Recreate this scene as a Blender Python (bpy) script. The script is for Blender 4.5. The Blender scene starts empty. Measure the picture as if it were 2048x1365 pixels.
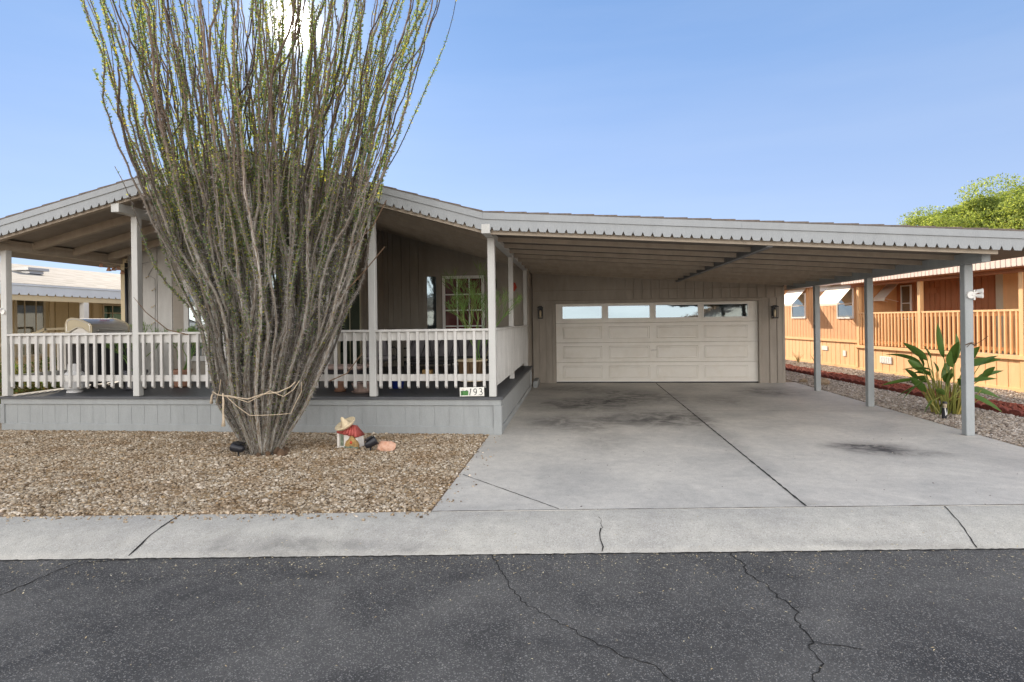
import bpy, bmesh, math, random
import numpy as np
from mathutils import Vector, Matrix
C = bpy.context.scene.collection
scn = bpy.context.scene
R = math.radians
random.seed(7); rng = np.random.default_rng(7)

# ------------------------------------------------------------------ camera
CAM_H = 1.68; YAW = 0.11098; ROLL = -0.0132; FPX = 1160.0
cd = bpy.data.cameras.new('camera'); cam = bpy.data.objects.new('camera', cd); C.objects.link(cam)
cd.sensor_width = 36.0; cd.lens = FPX / 2048 * 36.0
cd.shift_y = -(682.5 - 641.63) / 2048.0
cd.clip_start = 0.05; cd.clip_end = 3000
cam.matrix_world = Matrix.Translation((0, 0, CAM_H)) @ Matrix.Rotation(YAW, 4, 'Z') @ Matrix.Rotation(R(90), 4, 'X') @ Matrix.Rotation(ROLL, 4, 'Z')
scn.camera = cam

# ------------------------------------------------------------------ sky, sun, exposure
FILL_SKY = (14.6, 13.4, 11.6, 1); FILL_TOP = 0.22; SKYK = 0.56
SUN_EL = R(25.8); SUN_AZ = R(26.7)            # azimuth measured from +Y towards -X
sun_dir = Vector((-math.sin(SUN_AZ) * math.cos(SUN_EL), math.cos(SUN_AZ) * math.cos(SUN_EL), math.sin(SUN_EL)))
w = bpy.data.worlds.new('World'); scn.world = w; w.use_nodes = True
nt = w.node_tree; nt.nodes.clear()
def N(nt, t, **k):
    n = nt.nodes.new(t)
    for a, b in k.items():
        if a == 'ins':
            for i, v in b.items(): n.inputs[i].default_value = v
        else: setattr(n, a, b)
    return n
sky = N(nt, 'ShaderNodeTexSky'); sky.sky_type = 'NISHITA'; sky.sun_disc = False
sky.sun_elevation = SUN_EL; sky.sun_rotation = -SUN_AZ
sky.air_density = 1.0; sky.dust_density = 0.25; sky.ozone_density = 3.0
tc = N(nt, 'ShaderNodeTexCoord')
dot = N(nt, 'ShaderNodeVectorMath', operation='DOT_PRODUCT'); dot.inputs[1].default_value = sun_dir
nt.links.new(tc.outputs['Generated'], dot.inputs[0])
mx = N(nt, 'ShaderNodeMath', operation='MAXIMUM', ins={1: 0.0}); nt.links.new(dot.outputs['Value'], mx.inputs[0])
pw = N(nt, 'ShaderNodeMath', operation='POWER', ins={1: 5000.0}); nt.links.new(mx.outputs[0], pw.inputs[0])
pw2 = N(nt, 'ShaderNodeMath', operation='POWER', ins={1: 260.0}); nt.links.new(mx.outputs[0], pw2.inputs[0])
m1 = N(nt, 'ShaderNodeMath', operation='MULTIPLY', ins={1: 95.0}); nt.links.new(pw.outputs[0], m1.inputs[0])
m2 = N(nt, 'ShaderNodeMath', operation='MULTIPLY', ins={1: 1.8}); nt.links.new(pw2.outputs[0], m2.inputs[0])
ad = N(nt, 'ShaderNodeMath', operation='ADD'); nt.links.new(m1.outputs[0], ad.inputs[0]); nt.links.new(m2.outputs[0], ad.inputs[1])
# high thin cirrus: a faint brightening in streaks, fixed in the sky
mp = N(nt, 'ShaderNodeMapping'); mp.inputs['Scale'].default_value = (1.2, 1.2, 9.0); nt.links.new(tc.outputs['Generated'], mp.inputs[0])
nz = N(nt, 'ShaderNodeTexNoise', ins={'Scale': 1.6, 'Detail': 6.0, 'Roughness': 0.55}); nt.links.new(mp.outputs[0], nz.inputs['Vector'])
mr = N(nt, 'ShaderNodeMapRange', ins={'From Min': 0.4, 'From Max': 0.75, 'To Min': 0.0, 'To Max': 0.06}); nt.links.new(nz.outputs['Fac'], mr.inputs['Value'])
tint = N(nt, 'ShaderNodeMixRGB', blend_type='MULTIPLY', ins={0: 1.0, 2: (0.66, 0.90, 1.30, 1)}); nt.links.new(sky.outputs[0], tint.inputs[1])
# even out the sky's brightness (clear desert sky), elevation gradient in world space
sep = N(nt, 'ShaderNodeSeparateXYZ'); nt.links.new(tc.outputs['Generated'], sep.inputs[0])
grad = N(nt, 'ShaderNodeValToRGB'); e = grad.color_ramp.elements
e[0].position = 0.0; e[0].color = (4.7, 5.4, 6.9, 1); e[1].position = 0.6; e[1].color = (1.4, 2.75, 5.2, 1)
for p_, c_ in ((0.15, (3.95, 4.95, 6.9, 1)), (0.38, (2.4, 3.75, 6.2, 1))):
    q = e.new(p_); q.color = c_
nt.links.new(sep.outputs['Z'], grad.inputs[0])
mixs = N(nt, 'ShaderNodeMixRGB', blend_type='MIX', ins={0: 0.8}); nt.links.new(tint.outputs[0], mixs.inputs[1]); nt.links.new(grad.outputs[0], mixs.inputs[2])
sk = N(nt, 'ShaderNodeMixRGB', blend_type='MULTIPLY', ins={0: 1.0, 2: (SKYK, SKYK, SKYK, 1)}); nt.links.new(mixs.outputs[0], sk.inputs[1])
cir = N(nt, 'ShaderNodeMixRGB', blend_type='MIX', ins={2: (4.2, 4.4, 4.7, 1)}); nt.links.new(mr.outputs[0], cir.inputs[0]); nt.links.new(sk.outputs[0], cir.inputs[1])
glow = N(nt, 'ShaderNodeMixRGB', blend_type='ADD', ins={0: 1.0}); nt.links.new(cir.outputs[0], glow.inputs[1])
gc = N(nt, 'ShaderNodeMixRGB', blend_type='MULTIPLY', ins={0: 1.0, 2: (1.0, 0.95, 0.82, 1)}); nt.links.new(ad.outputs[0], gc.inputs[1]); nt.links.new(gc.outputs[0], glow.inputs[2])
# unseen fill added to the sky to lift shade: overhead and opposite the sun
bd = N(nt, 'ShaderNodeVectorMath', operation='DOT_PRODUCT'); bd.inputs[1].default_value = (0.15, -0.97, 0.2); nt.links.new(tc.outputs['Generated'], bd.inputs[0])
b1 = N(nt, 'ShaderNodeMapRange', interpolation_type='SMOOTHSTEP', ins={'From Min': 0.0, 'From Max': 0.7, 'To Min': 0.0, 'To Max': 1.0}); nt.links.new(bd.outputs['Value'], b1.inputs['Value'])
b2 = N(nt, 'ShaderNodeMapRange', interpolation_type='SMOOTHSTEP', ins={'From Min': 0.60, 'From Max': 0.85, 'To Min': 0.0, 'To Max': FILL_TOP}); nt.links.new(sep.outputs['Z'], b2.inputs['Value'])
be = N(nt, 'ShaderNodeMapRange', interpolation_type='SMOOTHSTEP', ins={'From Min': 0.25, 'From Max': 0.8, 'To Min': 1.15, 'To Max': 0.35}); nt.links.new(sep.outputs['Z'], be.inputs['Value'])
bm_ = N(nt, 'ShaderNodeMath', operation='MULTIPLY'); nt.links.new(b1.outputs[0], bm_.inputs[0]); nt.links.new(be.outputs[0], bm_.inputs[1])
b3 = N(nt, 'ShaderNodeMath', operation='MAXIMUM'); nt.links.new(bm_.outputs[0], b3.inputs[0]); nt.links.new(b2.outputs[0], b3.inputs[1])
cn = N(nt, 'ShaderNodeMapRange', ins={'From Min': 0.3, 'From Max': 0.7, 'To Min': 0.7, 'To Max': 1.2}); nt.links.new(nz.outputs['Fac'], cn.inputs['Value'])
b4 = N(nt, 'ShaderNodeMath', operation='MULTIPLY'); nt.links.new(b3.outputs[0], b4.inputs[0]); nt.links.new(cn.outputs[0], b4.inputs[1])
cc = N(nt, 'ShaderNodeMixRGB', blend_type='MULTIPLY', ins={0: 1.0, 2: FILL_SKY}); nt.links.new(b4.outputs[0], cc.inputs[1])
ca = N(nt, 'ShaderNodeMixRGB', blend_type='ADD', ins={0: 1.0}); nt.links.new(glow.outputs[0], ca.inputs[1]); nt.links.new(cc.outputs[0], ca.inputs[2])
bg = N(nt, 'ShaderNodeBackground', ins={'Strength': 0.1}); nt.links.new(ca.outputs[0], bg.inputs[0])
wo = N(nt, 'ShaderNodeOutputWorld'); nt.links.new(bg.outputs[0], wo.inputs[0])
sl = bpy.data.lights.new('sun', 'SUN'); sl.energy = 4.8; sl.angle = R(0.5); sl.color = (1.0, 0.86, 0.68)
so = bpy.data.objects.new('sun', sl); C.objects.link(so); so.rotation_euler = (-sun_dir).to_track_quat('-Z', 'Y').to_euler(); so.location = (-10, 20, 20)
vs = scn.view_settings; scn.display_settings.display_device = 'sRGB'
vs.view_transform = 'Standard'; vs.look = 'None'; vs.gamma = 1; vs.exposure = 1.3
scn.cycles.max_bounces = 8; scn.cycles.diffuse_bounces = 5; scn.cycles.glossy_bounces = 4; scn.cycles.transparent_max_bounces = 8
try: vs.use_curve_mapping = False
except Exception: pass

# ------------------------------------------------------------------ materials
def mat(name, col, rough=0.7, spec=0.3, metal=0.0, var=0.12, vscale=3.0, bump=0.0, bscale=40.0, stretch=(1, 1, 1), col2=None, fine=0.0, coat=0.0):
    m = bpy.data.materials.new(name); m.use_nodes = True; t = m.node_tree; b = t.nodes['Principled BSDF']
    b.inputs['Roughness'].default_value = rough; b.inputs['Metallic'].default_value = metal
    b.inputs['Specular IOR Level'].default_value = spec; b.inputs['Coat Weight'].default_value = coat
    tcn = N(t, 'ShaderNodeTexCoord'); g = N(t, 'ShaderNodeNewGeometry')
    mpn = N(t, 'ShaderNodeMapping'); mpn.inputs['Scale'].default_value = stretch; t.links.new(g.outputs['Position'], mpn.inputs[0])
    n1 = N(t, 'ShaderNodeTexNoise', ins={'Scale': vscale, 'Detail': 6.0, 'Roughness': 0.6}); t.links.new(mpn.outputs[0], n1.inputs['Vector'])
    c2 = col2 or tuple(c * (1 - var * 2.2) for c in col)
    rp = N(t, 'ShaderNodeValToRGB'); rp.color_ramp.elements[0].position = 0.3; rp.color_ramp.elements[1].position = 0.7
    rp.color_ramp.elements[0].color = (*c2, 1); rp.color_ramp.elements[1].color = (*col, 1)
    t.links.new(n1.outputs['Fac'], rp.inputs[0]); out = rp.outputs[0]
    if fine:
        n3 = N(t, 'ShaderNodeTexNoise', ins={'Scale': bscale * 2, 'Detail': 3.0}); t.links.new(mpn.outputs[0], n3.inputs['Vector'])
        r3 = N(t, 'ShaderNodeMapRange', ins={'From Min': 0.3, 'From Max': 0.7, 'To Min': 1 - fine, 'To Max': 1 + fine}); t.links.new(n3.outputs['Fac'], r3.inputs['Value'])
        mm = N(t, 'ShaderNodeMixRGB', blend_type='MULTIPLY', ins={0: 1.0}); t.links.new(out, mm.inputs[1]); t.links.new(r3.outputs[0], mm.inputs[2]); out = mm.outputs[0]
    t.links.new(out, b.inputs['Base Color'])
    if bump:
        n2 = N(t, 'ShaderNodeTexNoise', ins={'Scale': bscale, 'Detail': 5.0}); t.links.new(mpn.outputs[0], n2.inputs['Vector'])
        bp = N(t, 'ShaderNodeBump', ins={'Strength': bump, 'Distance': 0.01}); t.links.new(n2.outputs['Fac'], bp.inputs['Height']); t.links.new(bp.outputs[0], b.inputs['Normal'])
    return m
def woodpaint(name, col, var=0.09, bump=0.35, rough=0.65):     # painted rough-sawn siding: grain runs up the board
    return mat(name, col, rough=rough, var=var, vscale=2.2, stretch=(3, 3, 0.7), bump=bump, bscale=38, fine=0.07)
def island(name, cols, rough=0.85, bump=0.2, trans=0.0):
    m = bpy.data.materials.new(name); m.use_nodes = True; t = m.node_tree; b = t.nodes['Principled BSDF']
    b.inputs['Roughness'].default_value = rough; b.inputs['Specular IOR Level'].default_value = 0.2
    g = N(t, 'ShaderNodeNewGeometry'); rp = N(t, 'ShaderNodeValToRGB'); rp.color_ramp.interpolation = 'LINEAR'
    es = rp.color_ramp.elements
    while len(es) > 1: es.remove(es[-1])
    es[0].position = 0; es[0].color = (*cols[0], 1)
    for i, c in enumerate(cols[1:]):
        q = es.new((i + 1) / (len(cols) - 1)); q.color = (*c, 1)
    t.links.new(g.outputs['Random Per Island'], rp.inputs[0]); t.links.new(rp.outputs[0], b.inputs['Base Color'])
    if trans:
        tr = N(t, 'ShaderNodeBsdfTranslucent'); ms = N(t, 'ShaderNodeMixShader', ins={0: trans}); o = t.nodes['Material Output']
        br = N(t, 'ShaderNodeMixRGB', blend_type='MULTIPLY', ins={0: 1.0, 2: (1.9, 1.8, 0.9, 1)}); t.links.new(rp.outputs[0], br.inputs[1])
        t.links.new(br.outputs[0], tr.inputs[0]); t.links.new(b.outputs[0], ms.inputs[1]); t.links.new(tr.outputs[0], ms.inputs[2]); t.links.new(ms.outputs[0], o.inputs[0])
    return m

M = {}
M['fascia'] = woodpaint('fascia_paint', (.285, .30, .31), var=.05)
M['paint'] = woodpaint('siding_paint', (.335, .30, .255))
M['rafter'] = woodpaint('rafter_paint', (.40, .34, .27))
M['ceiling'] = woodpaint('soffit_paint', (.30, .265, .225))
M['soffit'] = woodpaint('shade_tinted_soffit', (.14, .118, .098))  # darkened copy of the soffit paint: shade between rafters put into the colour
M['rail'] = woodpaint('railing_paint', (.55, .54, .515), var=.10)
M['post'] = woodpaint('post_paint', (.50, .50, .48), var=.06)
M['bluepost'] = woodpaint('carport_post_paint', (.33, .35, .355), var=.08)
M['darkbeam'] = woodpaint('beam_paint', (.145, .15, .155), var=.08)
M['skirt'] = woodpaint('skirt_paint', (.295, .31, .31), var=.07)
M['deck'] = mat('deck_boards', (.085, .088, .095), rough=.5, var=.1, vscale=5, bump=.2)
M['gdoor'] = mat('garage_door_steel', (.74, .715, .66), rough=.5, var=.03, vscale=2, bump=.06, bscale=90)
M['white'] = mat('white_paint', (.74, .73, .70), rough=.5, var=.04)
M['cream'] = mat('cream_paint', (.55, .49, .36), rough=.6, var=.05)
M['black'] = mat('black_metal', (.018, .018, .02), rough=.4, var=.05)
M['blackp'] = mat('black_plastic', (.02, .02, .024), rough=.35, var=.05)
M['dark'] = mat('dark_gap', (.01, .01, .01), rough=.9, var=.0)
M['shingle'] = mat('roof_shingles', (.17, .14, .12), rough=.9, var=.2, vscale=20, bump=.6, bscale=30)
def glass(name, col, metal=.0, rough=.03, spec=.6, rip=0.03):
    m = mat(name, col, rough=rough, spec=spec, metal=metal, var=0.0, bump=rip, bscale=1.3); return m
M['mirror'] = glass('tinted_mirror_glass', (.15, .185, .205), metal=1.0, rip=.25)
M['glass'] = glass('window_glass', (.30, .34, .36), metal=.9, rip=.15)
M['gglass'] = glass('green_glass', (.10, .16, .12), metal=.8, rip=.3)
M['maroon'] = mat('maroon_door', (.10, .022, .02), rough=.25, var=.1, coat=.3)
M['bulb'] = mat('clear_bulb', (.55, .45, .3), rough=.15, var=.0)
M['orange'] = woodpaint('orange_siding', (.66, .36, .17), var=.08)
M['orange2'] = woodpaint('orange_trim', (.80, .48, .23), var=.06)
M['oskirt'] = woodpaint('orange_skirt', (.78, .48, .24), var=.07)
M['oshade'] = woodpaint('shaded_orange_siding', (.44, .185, .085), var=.1)  # darker copy of the orange siding, porch shade put into its colour
M['pink'] = mat('pinkish_metal', (.66, .52, .44), rough=.5, var=.04)
M['awning'] = mat('awning_metal', (.72, .64, .52), rough=.5, var=.04)
M['nbwall'] = woodpaint('beige_siding', (.56, .46, .28), var=.05)
M['nbtrim'] = mat('beige_trim', (.62, .52, .34), rough=.6, var=.04)
M['nbfascia'] = mat('pale_fascia', (.62, .66, .70), rough=.6, var=.04)
M['silver'] = mat('stainless_steel', (.62, .60, .57), rough=.38, metal=.85, var=.05)
M['beigemetal'] = mat('end_cap_metal', (.40, .35, .25), rough=.35, metal=.3, var=.05)
M['tank'] = mat('tank_white', (.75, .75, .75), rough=.35, var=.04)
M['terra'] = mat('terracotta', (.40, .22, .15), rough=.8, var=.15, vscale=12)
M['pinkpot'] = mat('pink_pot', (.42, .31, .27), rough=.7, var=.1)
M['greypot'] = mat('speckled_pot', (.20, .20, .23), rough=.6, var=.5, vscale=60)
M['bluepot'] = mat('blue_glaze', (.01, .02, .13), rough=.2, var=.1)
M['barrel'] = mat('barrel_wood', (.22, .13, .06), rough=.6, var=.3, vscale=8, stretch=(8, 8, 1))
M['cushion'] = mat('grey_cushion', (.15, .14, .15), rough=.95, var=.1, vscale=8, bump=.4, bscale=160)
M['rope'] = mat('rope', (.58, .47, .34), rough=.9, var=.15, vscale=60, bump=.5, bscale=400)
M['red'] = mat('red_enamel', (.45, .05, .025), rough=.5, var=.1)
M['redpaint'] = mat('faded_red_paint', (.42, .09, .075), rough=.6, var=.15, vscale=25)
M['chalk'] = mat('chalky_white', (.68, .64, .58), rough=.8, var=.12, vscale=25)
M['hat'] = mat('hat_cream', (.68, .56, .37), rough=.7, var=.12, vscale=30)
M['ochre'] = mat('ochre_paint', (.45, .28, .10), rough=.6, var=.3, vscale=30)
M['sage'] = mat('sage_paint', (.20, .24, .17), rough=.7, var=.3, vscale=30)
M['pinkrock'] = mat('pink_quartz', (.58, .38, .28), rough=.8, var=.25, vscale=18, bump=.8, bscale=30, col2=(.42, .20, .12))
M['tanrock'] = mat('tan_rock', (.36, .27, .18), rough=.9, var=.25, vscale=14, bump=.8, bscale=30)
M['signwhite'] = mat('sign_white', (.75, .74, .68), rough=.5, var=.05, vscale=20)
M['signgreen'] = mat('sign_green', (.09, .26, .07), rough=.6, var=.25, vscale=60)
M['ink'] = mat('sign_black', (.015, .015, .02), rough=.5, var=.0)
M['redlava'] = island('red_lava_rock', [(.17, .045, .03), (.25, .07, .045), (.13, .035, .025), (.30, .10, .065), (.20, .05, .035)])
M['redblock'] = mat('red_edging_block', (.22, .06, .045), rough=.9, var=.25, vscale=30, bump=.6, bscale=60)
M['gravel'] = island('gravel_stones', [(.36, .29, .21), (.16, .11, .06), (.50, .43, .335), (.22, .15, .08), (.40, .33, .24), (.09, .062, .038), (.29, .21, .12), (.60, .53, .44), (.34, .235, .125)])
M['gravel2'] = island('grey_gravel_stones', [(.36, .31, .26), (.19, .15, .11), (.50, .45, .40), (.28, .22, .16), (.42, .37, .32), (.14, .11, .09), (.33, .27, .22)])
M['litter'] = island('dry_leaf', [(.62, .50, .28), (.70, .60, .40), (.45, .32, .16), (.60, .55, .42)], rough=.8)
M['chips'] = island('grit', [(.20, .185, .17), (.30, .275, .25), (.14, .13, .125), (.42, .38, .33)], rough=.8)
M['oleaf'] = island('ocotillo_leaf', [(.10, .18, .08), (.14, .21, .09), (.06, .12, .065), (.30, .31, .07), (.15, .22, .13), (.10, .155, .10), (.38, .33, .06), (.12, .17, .12)], trans=.5)
M['spine'] = island('spine', [(.24, .21, .19), (.50, .47, .45), (.14, .11, .09), (.34, .30, .27)])
M['bopleaf'] = island('strelitzia_leaf', [(.045, .105, .022), (.028, .07, .02), (.08, .14, .03), (.05, .10, .022), (.20, .19, .04)], rough=.4, trans=.15)
M['bopstem'] = island('strelitzia_stalk', [(.22, .22, .05), (.36, .28, .08), (.14, .18, .04), (.30, .20, .10)], rough=.6)
M['pencil'] = island('pencil_stem', [(.13, .26, .05), (.09, .18, .05), (.20, .30, .07), (.16, .15, .07)], rough=.5)
M['treeleaf'] = island('tree_leaf', [(.20, .26, .07), (.11, .16, .04), (.30, .35, .11), (.17, .22, .06), (.07, .10, .03)], trans=.4)
M['bush'] = island('bush_leaf', [(.07, .13, .03), (.14, .13, .06), (.20, .13, .06), (.05, .09, .02), (.11, .17, .04)], trans=.25)
M['trunk'] = mat('trunk_bark', (.16, .10, .06), rough=.95, var=.3, vscale=6, bump=.8)
M['brownroof'] = mat('tan_shingles', (.26, .17, .11), rough=.9, var=.15, vscale=8)

def bark_material():
    m = bpy.data.materials.new('ocotillo_bark'); m.use_nodes = True; t = m.node_tree; b = t.nodes['Principled BSDF']
    b.inputs['Roughness'].default_value = .85; b.inputs['Specular IOR Level'].default_value = .2
    at = N(t, 'ShaderNodeAttribute'); at.attribute_name = 'along'            # (turn around the cane, metres along it, cane's own number)
    mp = N(t, 'ShaderNodeMapping'); mp.inputs['Scale'].default_value = (7.0, 11.0, 40.0); t.links.new(at.outputs['Vector'], mp.inputs[0])
    n = N(t, 'ShaderNodeTexNoise', ins={'Scale': 1.3, 'Detail': 5.0, 'Roughness': .65}); t.links.new(mp.outputs[0], n.inputs['Vector'])
    rp = N(t, 'ShaderNodeValToRGB'); es = rp.color_ramp.elements
    es[0].position = .34; es[0].color = (.035, .026, .02, 1); es[1].position = .70; es[1].color = (.52, .50, .475, 1)
    for p, c in ((.42, (.17, .115, .075, 1)), (.52, (.25, .24, .205, 1)), (.60, (.35, .335, .31, 1))):
        q = es.new(p); q.color = c
    t.links.new(n.outputs['Fac'], rp.inputs[0])
    g = N(t, 'ShaderNodeNewGeometry'); sp = N(t, 'ShaderNodeSeparateXYZ'); t.links.new(g.outputs['Position'], sp.inputs[0])
    mr = N(t, 'ShaderNodeMapRange', ins={'From Min': 2.4, 'From Max': 4.2, 'To Min': 0.0, 'To Max': .75}); t.links.new(sp.outputs['Z'], mr.inputs['Value'])
    mixc = N(t, 'ShaderNodeMixRGB', blend_type='MULTIPLY', ins={2: (.62, .44, .36, 1)}); t.links.new(mr.outputs[0], mixc.inputs[0]); t.links.new(rp.outputs[0], mixc.inputs[1])
    sa = N(t, 'ShaderNodeSeparateXYZ'); t.links.new(at.outputs['Vector'], sa.inputs[0])
    wn = N(t, 'ShaderNodeTexWhiteNoise', noise_dimensions='1D'); t.links.new(sa.outputs['Z'], wn.inputs['W'])
    tn = N(t, 'ShaderNodeMapRange', ins={'To Min': .14, 'To Max': 1.3}); t.links.new(wn.outputs['Value'], tn.inputs['Value'])
    mt = N(t, 'ShaderNodeMixRGB', blend_type='MULTIPLY', ins={0: 1.0}); t.links.new(mixc.outputs[0], mt.inputs[1]); t.links.new(tn.outputs[0], mt.inputs[2])
    t.links.new(mt.outputs[0], b.inputs['Base Color'])
    bp = N(t, 'ShaderNodeBump', ins={'Strength': .8, 'Distance': .012}); t.links.new(n.outputs['Fac'], bp.inputs['Height']); t.links.new(bp.outputs[0], b.inputs['Normal'])
    return m
M['bark'] = bark_material()

def ground_mat(name, base, blotch, speck, blobs=(), rough=.85, speckscale=220, dark=(.060, .057, .056), bump=.3, noise_scale=.9, speck_amt=.35):
    """base/blotch: two tones on a broad noise; speck: aggregate tone; blobs: oil and tyre stains (x, y, rx, ry, strength)."""
    m = bpy.data.materials.new(name); m.use_nodes = True; t = m.node_tree; b = t.nodes['Principled BSDF']
    b.inputs['Roughness'].default_value = rough; b.inputs['Specular IOR Level'].default_value = .25
    g = N(t, 'ShaderNodeNewGeometry'); P = g.outputs['Position']
    n1 = N(t, 'ShaderNodeTexNoise', ins={'Scale': noise_scale, 'Detail': 9.0, 'Roughness': .62, 'Distortion': .6}); t.links.new(P, n1.inputs['Vector'])
    rp = N(t, 'ShaderNodeValToRGB'); rp.color_ramp.elements[0].position = .33; rp.color_ramp.elements[1].position = .62
    rp.color_ramp.elements[0].color = (*blotch, 1); rp.color_ramp.elements[1].color = (*base, 1); t.links.new(n1.outputs['Fac'], rp.inputs[0]); out = rp.outputs[0]
    v = N(t, 'ShaderNodeTexVoronoi', ins={'Scale': speckscale}); t.links.new(P, v.inputs['Vector'])
    sp = N(t, 'ShaderNodeSeparateColor'); t.links.new(v.outputs['Color'], sp.inputs[0])
    mr = N(t, 'ShaderNodeMapRange', ins={'From Min': .80, 'From Max': .96, 'To Min': 0., 'To Max': speck_amt}); t.links.new(sp.outputs[0], mr.inputs['Value'])
    mx = N(t, 'ShaderNodeMixRGB', ins={2: (*speck, 1)}); t.links.new(mr.outputs[0], mx.inputs[0]); t.links.new(out, mx.inputs[1]); out = mx.outputs[0]
    mr2 = N(t, 'ShaderNodeMapRange', ins={'From Min': .0, 'From Max': .25, 'To Min': .72, 'To Max': 1.0}); t.links.new(sp.outputs[1], mr2.inputs['Value'])
    mm = N(t, 'ShaderNodeMixRGB', blend_type='MULTIPLY', ins={0: 1.0}); t.links.new(out, mm.inputs[1]); t.links.new(mr2.outputs[0], mm.inputs[2]); out = mm.outputs[0]
    n5 = N(t, 'ShaderNodeTexNoise', ins={'Scale': 9.0, 'Detail': 8.0, 'Roughness': .7}); t.links.new(P, n5.inputs['Vector'])
    m5 = N(t, 'ShaderNodeMapRange', ins={'From Min': .3, 'From Max': .7, 'To Min': .86, 'To Max': 1.1}); t.links.new(n5.outputs['Fac'], m5.inputs['Value'])
    mm5 = N(t, 'ShaderNodeMixRGB', blend_type='MULTIPLY', ins={0: 1.0}); t.links.new(out, mm5.inputs[1]); t.links.new(m5.outputs[0], mm5.inputs[2]); out = mm5.outputs[0]
    if blobs:
        n2 = N(t, 'ShaderNodeTexNoise', ins={'Scale': 2.8, 'Detail': 10.0, 'Roughness': .7, 'Distortion': .9}); t.links.new(P, n2.inputs['Vector'])
        tot = None
        for (x, y, rx, ry, s) in blobs:
            mp = N(t, 'ShaderNodeMapping', vector_type='POINT'); mp.inputs['Location'].default_value = (-x / rx, -y / ry, 0); mp.inputs['Scale'].default_value = (1 / rx, 1 / ry, 0)
            t.links.new(P, mp.inputs[0])
            ln = N(t, 'ShaderNodeVectorMath', operation='LENGTH'); t.links.new(mp.outputs[0], ln.inputs[0])
            m_ = N(t, 'ShaderNodeMapRange', ins={'From Min': 1.0, 'From Max': 0.15, 'To Min': 0., 'To Max': s}, interpolation_type='SMOOTHSTEP'); t.links.new(ln.outputs['Value'], m_.inputs['Value'])
            if tot is None: tot = m_.outputs[0]
            else:
                a = N(t, 'ShaderNodeMath', operation='ADD'); t.links.new(tot, a.inputs[0]); t.links.new(m_.outputs[0], a.inputs[1]); tot = a.outputs[0]
        nn = N(t, 'ShaderNodeMapRange', ins={'From Min': .42, 'From Max': .60, 'To Min': .42, 'To Max': 1.0}); t.links.new(n2.outputs['Fac'], nn.inputs['Value'])
        a = N(t, 'ShaderNodeMath', operation='MULTIPLY', use_clamp=True); t.links.new(tot, a.inputs[0]); t.links.new(nn.outputs[0], a.inputs[1])
        mb = N(t, 'ShaderNodeMixRGB', ins={2: (*dark, 1)}); t.links.new(a.outputs[0], mb.inputs[0]); t.links.new(out, mb.inputs[1]); out = mb.outputs[0]
    t.links.new(out, b.inputs['Base Color'])
    bp = N(t, 'ShaderNodeBump', ins={'Strength': bump, 'Distance': .006}); t.links.new(v.outputs['Distance'], bp.inputs['Height']); t.links.new(bp.outputs[0], b.inputs['Normal'])
    return m
M['concrete'] = ground_mat('driveway_concrete', (.55, .515, .455), (.41, .39, .355), (.5, .48, .45), rough=.6, speckscale=170, bump=.12, speck_amt=.2,
    blobs=[(-.1, 9.6, 1.3, 1.2, .7), (1.35, 10.0, 1.3, 1.3, .9), (.1, 11.6, 1.6, 1.5, .9), (1.2, 12.8, 1.5, 1.8, .8), (0, 14.2, 1.5, 1.3, .6), (3.68, 7.9, .75, .50, 1.1), (4.02, 7.55, .8, .34, .7),
           (4.3, 13.7, 1.2, 1.2, .75), (2.9, 12.2, 1.1, 1.3, .45), (2.02, 9.5, .3, 4.6, .3), (.35, 8.3, .6, 1.4, .35), (2.0, 5.5, .3, .2, .4), (2.9, 10.2, .9, .5, .16), (4.9, 7.2, .6, .4, .18)])
M['kerb'] = ground_mat('kerb_concrete', (.455, .43, .375), (.37, .35, .315), (.62, .60, .54), rough=.9, speckscale=150, bump=.5, speck_amt=.45,
    blobs=[(-2.4, 4.3, 1.0, .22, .40), (-1.6, 4.42, 1.2, .12, .35), (-2.9, 4.45, .25, .3, .18), (2.6, 4.78, 1.5, .08, .35)])
M['asphalt'] = ground_mat('asphalt', (.114, .108, .099), (.050, .048, .047), (.36, .34, .31), rough=.8, speckscale=170, bump=.7, noise_scale=1.1, speck_amt=.6,
    blobs=[(-1.9, 3.95, .35, .12, .5), (-.9, 4.0, .4, .12, .4), (-2.4, 3.6, .6, .2, .3), (.2, 3.2, 1.1, .12, .25)], dark=(.022, .022, .026))
M['soil'] = ground_mat('gravel_soil', (.26, .185, .125), (.18, .125, .08), (.45, .37, .30), rough=.95, speckscale=60, bump=1.0, speck_amt=.8)
M['desert'] = ground_mat('desert_ground', (.36, .27, .19), (.27, .20, .14), (.50, .42, .34), rough=.95, speckscale=45, bump=1.0, speck_amt=.6)
M['crack'] = mat('crack_dark', (.022, .02, .018), rough=.95, var=.1)
M['joint'] = mat('joint_dark', (.05, .047, .043), rough=.95, var=.3, vscale=9)
M['jointlight'] = mat('joint_light', (.50, .47, .43), rough=.9, var=.35, vscale=7)

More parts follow.
